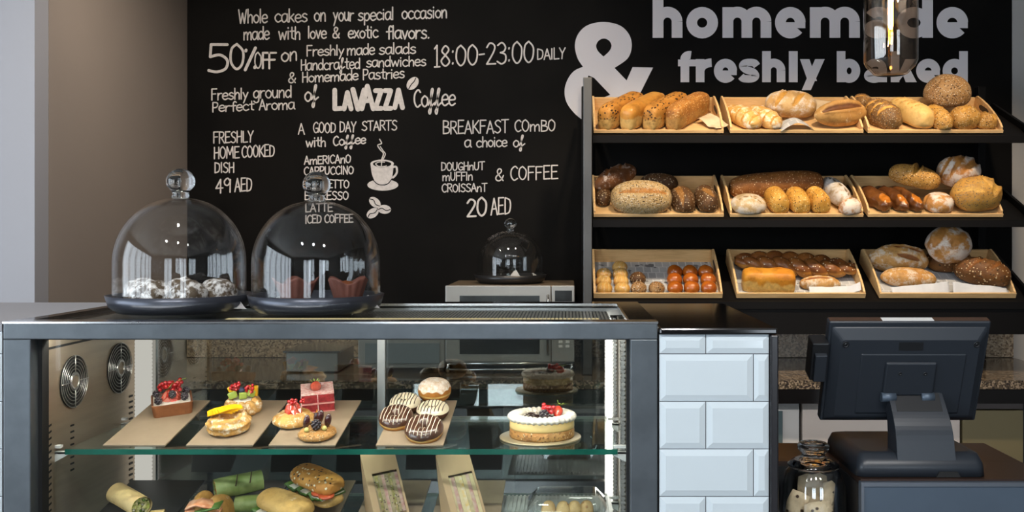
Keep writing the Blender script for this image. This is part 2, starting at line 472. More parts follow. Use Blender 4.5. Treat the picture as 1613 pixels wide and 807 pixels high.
# ------------------------------------------------------------------ lettering on the chalkboard
m_chalk = mat('chalk_white', (.68,.63,.60), .9, var=.18, vscale=70)
m_print = mat('printed_grey_white', (.66,.625,.64), .8)
YT = YW - .002
G = {
'a':(.58,".5,.56 .3,.64 .08,.5 .05,.2 .2,0 .4,.1 .5,.35|!.5,.62 .5,.1 .58,0"),
'b':(.55,"!.08,1 .08,.02|.08,.4 .25,.62 .47,.5 .5,.2 .3,0 .08,.1"),
'c':(.55,".5,.52 .3,.63 .08,.45 .08,.18 .28,0 .52,.1"),
'd':(.57,"!.5,1 .5,0|.5,.45 .3,.63 .08,.45 .08,.15 .26,0 .5,.2"),
'e':(.54,".08,.33 .48,.36 .45,.56 .28,.63 .08,.48 .06,.18 .25,0 .5,.1"),
'f':(.48,".5,.9 .38,1 .26,.85 .25,.5 .25,0|!.05,.55 .45,.58"),
'g':(.56,".48,.5 .3,.63 .08,.45 .1,.15 .3,.05 .48,.25|.5,.6 .5,.1 .45,-.25 .25,-.35 .08,-.22"),
'h':(.55,"!.08,1 .08,0|.08,.35 .28,.6 .45,.5 .47,.25 .47,0"),
'i':(.22,"!.1,.6 .1,0|!.1,.82 .1,.87"),
'k':(.53,"!.08,1 .08,0|!.45,.6 .1,.25|!.2,.33 .48,0"),
'l':(.22,"!.1,1 .1,0"),
'm':(.86,"!.08,.6 .08,0|.08,.35 .25,.6 .4,.5 .42,0|.42,.35 .6,.6 .75,.5 .77,0"),
'n':(.55,"!.08,.6 .08,0|.08,.35 .28,.62 .45,.5 .47,0"),
'o':(.56,".28,.62 .08,.45 .08,.18 .28,0 .48,.15 .5,.45 .28,.62"),
'p':(.56,"!.08,.6 .08,-.35|.08,.4 .28,.62 .48,.48 .48,.18 .28,0 .08,.12"),
'r':(.46,"!.08,.6 .08,0|.08,.35 .22,.56 .42,.58"),
's':(.52,".45,.55 .28,.63 .1,.5 .2,.36 .42,.26 .45,.1 .26,0 .06,.08"),
't':(.44,"!.22,.95 .22,.08 .38,0|!.05,.62 .42,.64"),
'u':(.55,".08,.6 .08,.2 .22,0 .4,.1 .47,.3|!.47,.6 .47,0"),
'v':(.52,"!.05,.6 .25,0 .47,.6"),
'w':(.78,"!.05,.6 .2,0 .38,.5 .55,0 .72,.6"),
'x':(.52,"!.05,.6 .47,0|!.45,.6 .05,0"),
'y':(.54,"!.06,.6 .27,.1|!.48,.6 .27,.1 .1,-.35"),
'&':(.68,".6,.02 .25,.55 .2,.8 .33,.97 .48,.85 .42,.65 .12,.35 .1,.1 .3,0 .5,.15 .62,.42"),
'j':(.5,".0,.1 .2,.45 .36,.9 .28,1 .2,.7 .2,-.2 .12,-.42 .04,-.25 .25,.02 .5,.2"),
'A':(.58,"!.03,0 .28,1 .55,0|!.12,.35 .46,.37"),
'B':(.57,"!.08,1 .08,0|.08,1 .42,.92 .4,.6 .08,.52|.08,.52 .5,.42 .48,.08 .08,0"),
'C':(.57,".52,.85 .35,1 .1,.75 .08,.3 .28,0 .52,.12"),
'D':(.6,"!.08,1 .08,0|.08,1 .45,.85 .52,.45 .4,.1 .08,0"),
'E':(.54,"!.48,1 .08,1 .08,0 .5,.02|!.08,.52 .42,.54"),
'F':(.54,"!.5,1 .08,1 .08,0|!.08,.55 .42,.56"),
'G':(.6,".52,.85 .35,1 .1,.75 .08,.3 .28,0 .52,.12|!.32,.42 .55,.42 .55,.05"),
'H':(.58,"!.08,1 .08,0|!.5,1 .5,0|!.08,.5 .5,.54"),
'I':(.22,"!.1,1 .1,0"),
'K':(.56,"!.08,1 .08,0|!.5,1 .08,.42|!.18,.52 .54,0"),
'L':(.5,"!.08,1 .08,0 .48,.02"),
'M':(.76,"!.06,0 .1,1 .37,.3 .62,1 .68,0"),
'N':(.6,"!.08,0 .08,1 .5,0 .5,1"),
'O':(.62,".3,1 .1,.8 .07,.3 .28,0 .5,.2 .54,.7 .3,1"),
'P':(.55,"!.08,1 .08,0|.08,1 .42,.95 .48,.7 .35,.48 .08,.45"),
'R':(.57,"!.08,1 .08,0|.08,1 .42,.95 .48,.72 .35,.52 .08,.48|!.25,.48 .54,0"),
'S':(.56,".5,.88 .3,1 .1,.82 .2,.58 .42,.42 .48,.18 .28,0 .05,.12"),
'T':(.56,"!.02,.98 .54,1|!.28,1 .28,0"),
'U':(.6,".08,1 .08,.3 .22,.02 .42,.1 .5,.4 .5,1"),
'W':(.8,"!.03,1 .2,0 .38,.75 .55,0 .74,1"),
'Y':(.56,"!.04,1 .28,.5|!.52,1 .28,.5 .24,0"),
'Z':(.56,"!.05,1 .5,1 .05,0 .52,0"),
'0':(.62,".3,1 .1,.8 .07,.3 .28,0 .5,.2 .54,.7 .3,1"),
'1':(.34,"!.05,.85 .18,1 .18,0|!.05,0 .32,0"),
'2':(.58,".08,.8 .25,1 .48,.88 .45,.6 .08,.02|!.08,.02 .54,.02"),
'3':(.56,".08,.88 .3,1 .48,.8 .42,.6 .22,.53|.22,.53 .48,.42 .48,.12 .28,0 .05,.12"),
'4':(.56,"!.36,0 .36,1 .04,.35 .52,.37"),
'5':(.56,"!.5,1 .1,1 .08,.55|.08,.55 .32,.62 .5,.42 .46,.12 .25,0 .04,.05"),
'8':(.56,".28,.54 .1,.75 .28,1 .46,.8 .28,.54 .06,.25 .28,0 .5,.22 .28,.54"),
'9':(.56,".48,.75 .3,1 .08,.8 .12,.55 .32,.5 .48,.75|!.48,.9 .46,0"),
'%':(.66,"!.58,1 .1,0|!.13,.86 .14,.9|!.55,.1 .56,.14"),
':':(.24,"!.11,.66 .12,.71|!.11,.1 .12,.15"),
'-':(.36,"!.04,.45 .3,.47"),
'.':(.24,"!.1,.02 .12,.06"),
' ':(.3,""),
}
def smooth_path(pts, n=6):
    out = []
    m = len(pts)
    for i in range(m-1):
        p0 = pts[max(i-1,0)]; p1 = pts[i]; p2 = pts[i+1]; p3 = pts[min(i+2,m-1)]
        for k in range(n):
            t = k/n
            out.append(tuple(.5*((2*p1[q]) + (-p0[q]+p2[q])*t + (2*p0[q]-5*p1[q]+4*p2[q]-p3[q])*t*t + (-p0[q]+3*p1[q]-3*p2[q]+p3[q])*t**3) for q in (0,1)))
    out.append(pts[-1])
    return out
def wp(x, y): return P(x, y, YT)
LAYER = [0]
def lay_next():
    LAYER[0] = (LAYER[0]+1) % 12
    return Vector((0, -LAYER[0]*6e-5, 0))
def pen(mb, pts, wd, cap=True, closed=False):
    """a flat chalk stroke of width wd (px of the wall) along pts (px)"""
    v = [Vector((p[0], p[1], 0)) for p in pts]
    n = len(v); left = []; right = []
    for i in range(n):
        a = v[i-1] if (i > 0 or closed) else v[i]
        b = v[(i+1) % n] if (i < n-1 or closed) else v[i]
        t = b - a
        if t.length < 1e-6: t = Vector((1,0,0))
        t.normalize(); nn = Vector((-t.y, t.x, 0))
        left.append(v[i] + nn*wd/2); right.append(v[i] - nn*wd/2)
    lay = lay_next()
    vs = [wp(p.x, p.y) + lay for p in left + right]
    fs = [(i, (i+1) % n, n+(i+1) % n, n+i) for i in range(n if closed else n-1)]
    mb.add(vs, fs)
    if cap:
        for p in ((v[0], v[-1])):
            disc(mb, p.x, p.y, wd/2, wd/2, 10)
def disc(mb, cx, cy, rx, ry, n=24, a=0):
    ca, sa = math.cos(a), math.sin(a)
    vs = []
    for k in range(n):
        q = 2*PI*k/n; x = rx*math.cos(q); y = ry*math.sin(q)
        vs.append(wp(cx + x*ca - y*sa, cy + x*sa + y*ca))
    lay = lay_next()
    mb.add([p + lay for p in vs], [tuple(range(n))])
def word(mb, text, x0, x1, yb0, yb1, h, wd, slant=0.0, jitter=.012):
    W = sum(G[c][0] for c in text) - .06
    sx = (x1-x0)/W
    cx = .0
    rr = random.Random(text)
    for ch in text:
        adv, st = G[ch]
        dy = rr.uniform(-jitter, jitter)*h*2; sc = 1 + rr.uniform(-.04, .04)
        for s in st.split('|'):
            if not s: continue
            sharp = s[0] == '!'
            pts = [tuple(float(q) for q in p.split(',')) for p in s.lstrip('!').split()]
            if not sharp and len(pts) > 2: pts = smooth_path(pts)
            res = []
            for (x, y) in pts:
                gx = cx + x - .03 + slant*y
                px = x0 + gx*sx
                yb = yb0 + (yb1-yb0)*(px-x0)/max(x1-x0, 1)
                res.append((px, yb - y*h*sc + dy))
            if sharp and len(res) > 2:
                for i in range(len(res)-1): pen(mb, res[i:i+2], wd)
            else: pen(mb, res, wd)
        cx += adv
def block(label, words):
    mb = MB()
    for wd in words: word(mb, *wd[:6], wd[6]*(.84 if wd[6] < 3.2 else .95))
    mb.face_cam()
    o = mb.build('chalk_lettering', m_chalk, wall_back)
    o['label'] = label
    return o
block('chalk lines about whole cakes for special occasions', [
 ('Whole',376,421,36.5,36,21,2.6),('cakes',433,484,35,34.5,20,2.6),('on',495,513,33.5,33.5,21,2.6),('your',525,557,33,32.5,21,2.6),('special',564,620,32.5,31,19,2.6),('occasion',633,704,30,28,20,2.6),
 ('made',383.6,424,63,62,20,2.6),('with',439,473,62,61.5,20,2.6),('love',485,514,60.5,60.5,19,2.6),('&',523.7,535,60,60,17,2.6),('exotic',548.6,595.5,60,59.5,19,2.6),('flavors.',608.5,677,61.5,60.5,21,2.8)])
block('chalk fifty percent off offer with evening hours', [
 ('5',328,360,113.5,113.5,42,4.6),('0',362,385,109,109,38,4),('%',384,404,111,111,36,5),('O',401,412,108,108,26,2.6),('F',413,424,107.5,107.5,25,3.4),('F',423,435,107.5,107.5,25,3.4),
 ('on',443,468,97.5,95,22,2.8),('Freshly',483,542,88.5,87,16,2.4),('made',546.5,590,87,86,17,2.4),('salads',597,655,85.5,84,17,2.4),
 ('Handcrajted',474,567,111,108,17,2.3),('sandwiches',577,671,106,103.5,16,2.3),('&',454,466,130.5,130.5,16,2.4),('Homemade',476,564,130,126,16,2.4),('Pastries',571.6,637,125.5,123,16,2.3),
 ('18:00-23:00',684,841.5,105.5,97.5,33,3.0),('DAILY',846,890.5,94,92.5,17,2.4)])
block('chalk lines about freshly ground coffee aroma', [
 ('Freshly',333,391,158,156,17,2.5),('ground',399,459,155,153.5,19,2.5),('Perfect',334.5,400,176.5,173.5,15,2.4),('Aroma',408.6,464,173,172,16,2.4),('oj',480,500.7,160,158,24,3.0),('Cojjee',652,717,169.5,165.5,27,3.0)])
mb = MB()
for t, x0, x1, h, y in (('L',523,541,36,174),('A',539,556,32,174),('V',554,572,34,174),('A',567,591,42,174),('Z',588,604,34,173),('Z',603,619,34,173),('A',619,637,34,172)):
    if t == 'V':
        pen(mb, [(556,141),(564,172)], 8); pen(mb, [(573,141),(564,172)], 6)
    else: word(mb, t, x0+3, x1-3, y-2, y-2, h-6, 7.6)
disc(mb, 650, 131.5, 11.5, 8, 24, R(-50))
mb.face_cam().build('chalk_block_lettering', m_chalk, wall_back)
mb = MB()
pen(mb, smooth_path([(644,140),(648,133),(652,129),(655,123)]), 1.4)
mb.v = [p + Vector((0,-.0012,0)) for p in mb.v]
mb.face_cam().build('bean_crease', m_black, wall_back)
block('chalk menu lines for a home cooked dish', [
 ('FRESHLY',336,399,226,223.5,17.5,2.4),('HOME',337,377,250,248.5,18,2.4),('COOKED',381,432.6,248,246,18,2.4),('DISH',338,369,272.6,271.5,16,2.4),('49',340,364,304,303,22,2.7),('AED',370,397,302,301,20,2.5)])
block('chalk list of coffees that start a good day', [
 ('A',470,479.5,212,212,17,2.2),('GOOD',493.5,529,209.7,209,16,2.2),('DAY',535,561,208,208,16,2.2),('STARTS',570,625.5,205.7,205,15,2.2),
 ('with',482,513,231.5,230.5,15,2.4),('Cojjee',525,576,230,226,14.5,2.5),
 ('AmERICAnO',479.5,552.6,259,256.5,12.5,2.2),('CAPPUCCINO',479,557,276,274,12.5,2.2),('RISTRETTO',479,550,296.5,296,12.5,2.2),('ESPRESSO',480,549,315,314.5,12.5,2.2),('LATTE',481,524,334,333,12.5,2.2),('ICED COFFEE',481,556,352,350,12.5,2.2)])
block('chalk breakfast combo with price', [
 ('BREAKFAST',697.5,800.7,211,209.5,20,2.4),('COmBO',810.7,874.7,207,206.5,17.5,2.3),('a',732,742,232,232,18,2.4),('choice',750.5,798.5,231.8,231.2,16,2.4),('oj',808.5,826,232,230,17,2.3),
 ('DOUGHnUT',695,763,269,267.5,12.5,2.1),('mUFFIn',697,744.5,285,284,13,2.1),('CROISSAnT',696,767,302.7,302,12.5,2.1),('&',780,793.6,285,285,19,2.4),('COFFEE',804,878.8,284,282,21,2.4),('20',735,767,341.7,340,28,3.2),('AED',773.5,805,338.6,337,25,2.6)])
# chalk cup with steam, three beans
mb = MB()
cup = [(583.5,258)] + smooth_path([(583.5,258),(586,275),(592,287),(602,291),(612,288),(618,277),(620,258)], 5) + [(620,258)]
LAYER[0] = 0
disc(mb, 603, 291.5, 24.5, 9)
lc = lay_next(); mb.add([wp(*p) + lc for p in cup], [tuple(range(len(cup)))])
disc(mb, 602, 258, 18.5, 6.5)
pen(mb, smooth_path([(617,264),(624,263),(625,272),(620,279),(615,281)]), 3.2)
pen(mb, smooth_path([(601,252),(604,242),(599,236),(595,229),(601,226),(598,219.5)]), 1.8)
pen(mb, smooth_path([(603,252),(607,243),(603,237),(599,231)]), 1.6)
mb.face_cam().build('chalk_cup_drawing', m_chalk, wall_back)
mb = MB()
disc(mb, 602, 258.5, 14.5, 4.6)
pen(mb, smooth_path([(586,282),(594,289.5),(602,291.5),(611,289.5),(618,281)]), 1.2)
mb.v = [p + Vector((0,-.0012,0)) for p in mb.v]
o = mb.face_cam().build('cup_opening', m_black, wall_back)
mb = MB()
pen(mb, smooth_path([(592,259),(596,262),(603,262.6),(609,261.5)]), 1.6); pen(mb, smooth_path([(592,258),(597,255.5),(606,255.5)]), 1.4); pen(mb, [(601,261),(601.5,254)], 1.6)
mb.v = [p + Vector((0,-.0024,0)) for p in mb.v]
mb.face_cam().build('cup_coffee_swirl', m_chalk, wall_back)
mb = MB()
for cx, cy, a in ((590.5,319,40),(605.5,330,4),(587,336,-35)):
    disc(mb, cx, cy, 10.5, 7, 24, R(a))
mb.face_cam().build('chalk_bean_drawing', m_chalk, wall_back)
mb = MB()
for cx, cy, a in ((590.5,319,40),(605.5,330,4),(587,336,-35)):
    c_, s_ = math.cos(R(a)), math.sin(R(a))
    pen(mb, smooth_path([(cx+x*c_-y*s_, cy+x*s_+y*c_) for x, y in ((-9.5,1),(-4,-1.5),(3,1.5),(9.5,-.5))]), 1.3)
mb.v = [p + Vector((0,-.0012,0)) for p in mb.v]
mb.face_cam().build('bean_creases', m_black, wall_back)
# printed slogan
def arc(cx, cy, rx, ry, a0, a1, n=28):
    return [(cx + rx*math.cos(R(a0+(a1-a0)*k/n)), cy - ry*math.sin(R(a0+(a1-a0)*k/n))) for k in range(n+1)]
def ringl(mb, x0, x1, yb, xh, s, a0=0, a1=360):
    cx = (x0+x1)/2; cy = yb - xh/2 + .3
    pen(mb, arc(cx, cy, (x1-x0-s)/2, (xh+1.5-s)/2, a0, a1)[:(-1 if a1-a0 == 360 else None)], s, cap=False, closed=(a1-a0 == 360))
def bar(mb, x0, x1, y0, y1):
    lay = lay_next()
    mb.add([wp(*q) + lay for q in ((x0,y1),(x1,y1),(x1,y0),(x0,y0))], [(0,1,2,3)])
def archl(mb, x0, x1, yb, xh, s):
    """right half of n between stems: from stem at x0 to leg ending x1"""
    r = (x1 - x0 - s)/2
    cy = yb - xh + min(r, xh*.5) + s*.45
    pen(mb, arc((x0+x1)/2, cy, r, cy-(yb-xh)-s*.45, 180, 0, 18), s, cap=False)
    bar(mb, x1-s, x1, cy, yb)
def letter(mb, ch, x0, x1, yb, xh, asc, s):
    if ch == 'o': ringl(mb, x0, x1, yb, xh, s)
    elif ch == 'e':
        ringl(mb, x0, x1, yb, xh, s, 0, 322)
        bar(mb, x0+s*.6, x1-.5, yb-xh*.5-s*.02, yb-xh*.5+s*.52)
    elif ch == 'h':
        bar(mb, x0, x0+s, yb-asc, yb); archl(mb, x0, x1, yb, xh, s)
    elif ch == 'm':
        md = (x0+x1+s)/2
        bar(mb, x0, x0+s, yb-xh, yb); archl(mb, x0, md, yb, xh, s); archl(mb, md-s, x1, yb, xh, s)
    elif ch == 'a':
        bar(mb, x1-s, x1, yb-xh*.62, yb)
        pen(mb, arc((x0+x1)/2, yb-xh*.62, (x1-x0-s)/2, xh*.38-s*.42, 0, 155, 20), s*.92, cap=False)
        ringl(mb, x0, x1-s*.3, yb, xh*.58, s*.84)
    elif ch == 'd':
        ringl(mb, x0, x1-s*.15, yb, xh, s); bar(mb, x1-s, x1, yb-asc, yb)
    elif ch == 'b':
        ringl(mb, x0+s*.15, x1, yb, xh, s); bar(mb, x0, x0+s, yb-asc, yb)
    elif ch == 'f':
        md = x0 + (x1-x0)*.13
        pen(mb, arc(md+s*1.05, yb-asc+s*.95, s*.6, s*.5, 180, 75, 12)[0:] , s*.95, cap=False)
        bar(mb, md, md+s, yb-asc+s*.9, yb); bar(mb, x0, x1-2, yb-xh*.98, yb-xh*.98+s*.78)
    elif ch == 'r':
        bar(mb, x0, x0+s, yb-xh, yb)
        pen(mb, arc(x1-1, yb-xh*.5, (x1-x0)-s*.6, xh*.5-s*.42, 180, 92, 14), s, cap=False)
    elif ch == 's':
        w_ = x1-x0; 
        pts = [(x1-s*.35,yb-xh*.70),(x1-w_*.28,yb-xh+s*.44),(x0+w_*.34,yb-xh+s*.44),(x0+s*.5,yb-xh*.70),(x0+w_*.36,yb-xh*.54),(x1-w_*.32,yb-xh*.44),(x1-s*.5,yb-xh*.27),(x1-w_*.36,yb-s*.42),(x0+w_*.26,yb-s*.42),(x0+s*.3,yb-xh*.26)]
        pen(mb, smooth_path(pts, 7), s*.86, cap=False)
    elif ch == 'l': bar(mb, x0, x1, yb-asc, yb)
    elif ch == 'k':
        bar(mb, x0, x0+s, yb-asc, yb)
        lq = lay_next(); mb.add([q + lq for q in (wp(x0+s*.9,yb-xh*.36),wp(x1-s*1.25,yb-xh),wp(x1,yb-xh),wp(x0+s*.9,yb-xh*.02))], [(0,1,2,3)])
        lq = lay_next(); mb.add([q + lq for q in (wp(x0+s*1.2,yb-xh*.50),wp(x0+s*2.1,yb-xh*.66),wp(x1+1,yb),wp(x1-s*1.2,yb))], [(0,1,2,3)])
    elif ch == 'y':
        md = (x0+x1)/2 - 1
        lq = lay_next(); mb.add([q + lq for q in (wp(x0,yb-xh),wp(x0+s*1.1,yb-xh),wp(md+s*.62,yb-2),wp(md-s*.45,yb-2))], [(0,1,2,3)])
        lq = lay_next(); mb.add([q + lq for q in (wp(x1-s*1.1,yb-xh),wp(x1,yb-xh),wp(md-s*.1,yb+12.5),wp(md-s*1.15,yb+12.5))], [(0,1,2,3)])
mb = MB()
for ch, x0, x1 in zip('homemade', (1028,1081,1138,1220.7,1275.7,1361,1412,1475), (1075,1131,1215,1269,1354.5,1407,1469.5,1525)):
    letter(mb, ch, x0, x1, 59.5, 48, 70, 17)
for ch, x0, x1 in zip('freshly', (1068,1096,1124.5,1163,1200.5,1242.6,1260), (1099,1122.5,1161,1197,1237,1256.5,1299)):
    letter(mb, ch, x0, x1, 129.6, 36.5, 49, 13.6)
for ch, x0, x1 in zip('baked', (1318,1361,1403,1443,1484.7), (1355,1397,1443,1481,1524.5)):
    letter(mb, ch, x0, x1, 129.6, 36.5, 49, 13.6)
o = mb.face_cam().build('printed_slogan', m_print, wall_back)
o['label'] = 'big pale sans lettering reading homemade freshly baked'
# ampersand: outlines filled as a flat curve, then turned to a mesh
def filled(name, loops, m, parent):
    cu = bpy.data.curves.new(name, 'CURVE'); cu.dimensions = '2D'; cu.fill_mode = 'BOTH'
    for lp in loops:
        sp = cu.splines.new('POLY'); sp.points.add(len(lp)-1); sp.use_cyclic_u = True
        for i, (x, y) in enumerate(lp):
            q = wp(x, y); sp.points[i].co = (q.x, q.z, 0, 1)
    tmp = bpy.data.objects.new(name, cu); COL.objects.link(tmp)
    dg = bpy.context.evaluated_depsgraph_get()
    me = bpy.data.meshes.new_from_object(tmp.evaluated_get(dg))
    for v in me.vertices: v.co = Vector((v.co.x, YT, v.co.y))
    me.materials.clear(); me.materials.append(m)
    for p in me.polygons: p.material_index = 0
    bpy.data.objects.remove(tmp); bpy.data.curves.remove(cu)
    o = bpy.data.objects.new(name, me); COL.objects.link(o); o.parent = parent
    return o
def zz(l, s=4.036, ox=880, oy=0): return [(ox + x/s, oy + y/s) for x, y in l]
outer = smooth_path([(470,427),(600,430)], 2) + [(530,560),(455,690),(420,800),(300,830)]
outer = [(470,427),(600,430),(520,590),(462,700)] + [(500,790),(370,790),(345,760)] + smooth_path([(345,760),(280,790),(190,780),(110,730),(50,650),(38,570),(60,500),(100,450),(155,425)], 5) \
      + smooth_path([(155,425),(120,370),(103,290),(125,215),(185,160),(284,140),(385,160),(445,215),(465,290),(440,370),(355,432)], 6) + [(432,512)]
hole1 = smooth_path([(285,360),(250,325),(238,290),(255,258),(288,245),(320,258),(336,290),(322,325),(285,360)], 5)[:-1]
hole2 = [(190,480)] + [(225,495),(328,603)] + smooth_path([(328,603),(280,620),(220,618),(180,590),(165,540),(190,480)], 4)[1:-1]
filled('printed_ampersand', [zz(outer), zz(hole1), zz(hole2)], m_print, wall_back)
# ------------------------------------------------------------------ display case
m_steel = mat('brushed_dark_steel', (.112,.128,.142), .36, .55, var=.22, vscale=14, bump=.04, bscale=90, dist=.003)
m_stain = mat('stainless_panel', (.48,.385,.285), .34, .75, var=.12, vscale=6, stretch=(1,1,12))
m_chrome = mat('bright_metal', (.72,.72,.72), .18, 1.0)
m_alu = mat('aluminium_profile', (.50,.49,.47), .3, .9)
m_rubber = mat('black_rubber', (.006,.006,.006), .6)
m_blackgl = mat('polished_black_stone', (.008,.0075,.008), .09, spec=.6)
m_grille = mat('fan_void', (.008,.008,.008), .8)
m_front = thin_glass('front_glass', (.97,.99,.98), 1.42, .35)
m_topgl = thin_glass('top_glass', (.93,.95,.95), 1.45, .22)
m_backgl = thin_glass('rear_glass', (.70,.72,.70), 1.5, .9, add=.15)
m_shelfgl = thin_glass('shelf_glass', (.86,.93,.90), 1.5, .9)
m_edge = mat('green_glass_edge', (.0,.065,.042), .08, spec=.8, var=.5, vscale=10, col2=(.01,.13,.09))
m_led = emis('led_light', (1.0,.95,.88), 6.0)
m_ledsoft = emis('led_diffuser', (1.0,.94,.86), .55)
m_white_pl = mat('white_plastic', (.75,.75,.73), .35)
XL, XR = XW(5,2.0), XW(1036,2.0)
ZT = 1.5 - .188
case = thing('display_case', 'steel framed glass pastry display case standing in the tiled counter', 'display case', ((XL+XR)/2, 2.3, 0))
f = MB()
z_in = ZW(535,2.0); xi0 = XW(48,2.0); xi1 = XW(993,2.0)
f.box(XL, XR, 2.0, 2.045, z_in, ZT-.004); f.box(XL, xi0, 2.0, 2.045, .3, z_in); f.box(xi1, XR, 2.0, 2.045, .3, z_in); f.box(xi0, xi1, 2.0, 2.045, .3, .56)
f.build('front_frame', m_steel, case, world=True, bevel=.002)
f = MB(); f.box(XL-.001, XR+.001, 1.998, 2.05, ZT-.004, ZT); f.build('frame_edge', m_chrome, case, world=True)
f = MB()
f.box(xi0, xi1, 2.046, 2.056, z_in-.006, z_in+.01); f.box(xi0-.004, xi0+.008, 2.03, 2.056, .56, z_in); f.box(xi1-.006, xi1+.008, 2.03, 2.056, .56, z_in)
f.build('gasket', m_rubber, case, world=True)
MB().box(xi0+.008, xi1-.006, 2.05, 2.055, .565, z_in-.006).build('front_glass', m_front, case, world=True)
# cabinet under the glazed part
f = MB(); f.box(XL, XR, 2.05, 2.55, .02, .56); f.build('base_cabinet', m_steel, case, world=True)
# side panels
SXL, SXR = -1.127, .127
pan = MB(); pan.box(SXL-.05, SXL, 2.058, 2.475, .56, ZT-.03); pan = pan.build('side_panel', m_stain, case, world=True)
fan = None
def fan_grille(Y, z, r):
    g = MB(); g2 = MB()
    M_ = T((SXL+.001, Y, z)) @ Matrix.Rotation(R(90), 4, 'Y')
    d = MB(); d.lathe([(0,0),(r,0),(r,.002),(0,.002)], 40, smooth=False); g2.join(d, M_)
    vo = g2.build('fan_opening', m_grille, pan, world=True)
    for k in range(6):
        rr = r*(.36 + .64*k/5)
        g.tube([M_ @ Vector((rr*math.cos(2*PI*i/40), rr*math.sin(2*PI*i/40), .004)) for i in range(40)], .0009, 6, closed=True)
    for a in (0, 90, 180, 270):
        p = [M_ @ Vector((q*math.cos(R(a)), q*math.sin(R(a)), .005)) for q in (r*.3, r*1.02)]
        g.tube(p, .0011, 6)
    d = MB(); d.lathe([(r*.33,.003),(r*.33,.006),(r*.25,.006),(r*.25,.004)], 30); g.join(d, M_)
    gr = g.build('fan_grille', m_alu, pan, world=True)
    d = MB(); d.lathe([(r*.25,.004),(0,.004)], 24); h = MB(); h.join(d, M_); h.build('fan_hub', m_stain, pan, world=True)
fan_grille(2.167, 1.5-.3395, .0585)
fan_grille(2.388, 1.5-.3407, .0625)
sl = MB()
for i in range(24):
    z = ZW(676 + i*10.42, 2.016*1.0) - .0
    z = 1.5 - (676+i*10.42-366)/F*2.052
    sl.hexa([(SXL+.0005,2.062,z),(SXL+.0005,2.075,z+.003),(SXL+.0015,2.075,z+.003),(SXL+.0015,2.062,z)], [(SXL+.0005,2.062,z+.004),(SXL+.0005,2.075,z+.007),(SXL+.0015,2.075,z+.007),(SXL+.0015,2.062,z+.004)])
for i in range(8):
    z = 1.5 - (672+i*10-366)/F*2.16
    sl.box(SXL+.0005, SXL+.0015, 2.155, 2.17, z, z+.004)
for i in range(22):
    z = 1.5 - (622+i*8.7-366)/F*2.49
    sl.box(SXL+.0005, SXL+.0015, 2.445, 2.463, z, z+.005)
o = sl.build('shelf_slots', m_rubber, pan, world=True); o['kind'] = 'stuff'
MB().box(SXL, SXL+.002, 2.06, 2.475, ZT-.067, ZT-.062).build('panel_seam', m_rubber, pan, world=True)
panr = MB(); panr.box(SXR, SXR+.012, 2.058, 2.475, .56, ZT-.03); panr.build('side_panel', m_stain, case, world=True)
# ribbed light diffusers at the corners
def ribbed(x0, x1, y0, y1, name, m, z0=.60, z1=ZT-.035, n=70):
    g = MB()
    for k in range(n):
        za = z0+(z1-z0)*k/n; zb = z0+(z1-z0)*(k+.62)/n; zc = z0+(z1-z0)*(k+1)/n
        g.box(x0, x1, y0, y1, za, zb); g.box(x0+.002, x1-.002, y0+.003, y1, zb, zc)
    return g.build(name, m, case, world=True)
ribbed(SXL-.008, SXL+.036, 2.488, 2.50, 'corner_diffuser', m_ledsoft)
ribbed(SXL-.036, SXL-.004, 2.0562, 2.0577, 'corner_diffuser', emis('led_diffuser_dim', (1.0,.90,.78), .22))
ribbed(.100, .113, 2.46, 2.475, 'led_strip', m_led)
ribbed(.114, .124, 2.43, 2.475, 'corner_diffuser', m_alu)
ribbed(.116, .126, 2.10, 2.16, 'corner_diffuser', m_alu)
# rear sliding doors
bd = MB(); bd.box(SXL+.03, -.50, 2.515, 2.521, .60, ZT-.03); bd.box(-.498, .12, 2.528, 2.534, .60, ZT-.03)
rear = bd.build('rear_door', m_backgl, case, world=True)
fr = MB()
fr.box(-.503, -.483, 2.509, 2.526, .60, ZT-.03); fr.box(SXL+.026, SXL+.04, 2.509, 2.526, .60, ZT-.03); fr.box(SXL, .125, 2.505, 2.54, .585, .606); fr.box(SXL-.05, .14, 2.505, 2.545, ZT-.03, ZT-.012)
fr.build('door_frame', m_alu, rear, world=True)
# top: glass pane in a black stone surround over a woven screen
tp = MB()
tp.box(XL, SXL-.03, 2.05, 2.59, ZT-.012, ZT-.001); tp.box(.13, XR, 2.05, 2.59, ZT-.012, ZT-.001); tp.box(SXL-.03, .13, 2.50, 2.59, ZT-.012, ZT-.001)
tp.build('top_surround', m_blackgl, case, world=True)
tg = MB().box(SXL-.03, .13, 2.052, 2.50, ZT-.008, ZT-.001).build('top_glass', m_topgl, case, world=True)
fr = MB()
fr.box(.126, .131, 2.052, 2.502, ZT-.006, ZT+.0005); fr.box(SXL-.03, .131, 2.498, 2.503, ZT-.006, ZT+.0005)
fr.build('glass_edge', m_chrome, tg, world=True)
def screen_mat():
    m, t, out = nt('woven_screen')
    b = N(t, 'ShaderNodeBsdfPrincipled', Roughness=.5)
    br = N(t, 'ShaderNodeTexBrick', Scale=1.0); br.offset = 0
    br.inputs['Color1'].default_value = (.55,.50,.42,1); br.inputs['Color2'].default_value = (.36,.34,.30,1); br.inputs['Mortar'].default_value = (.012,.012,.012,1)
    br.inputs['Mortar Size'].default_value = .0016; br.inputs['Brick Width'].default_value = .0085; br.inputs['Row Height'].default_value = .016
    L(t, objco(t), br.inputs['Vector']); L(t, br.outputs['Color'], b.inputs['Base Color']); L(t, b.outputs[0], out.inputs[0])
    return m
MB().box(-.80, .10, 2.075, 2.48, ZT-.022, ZT-.018).build('woven_screen', screen_mat(), case, world=True)
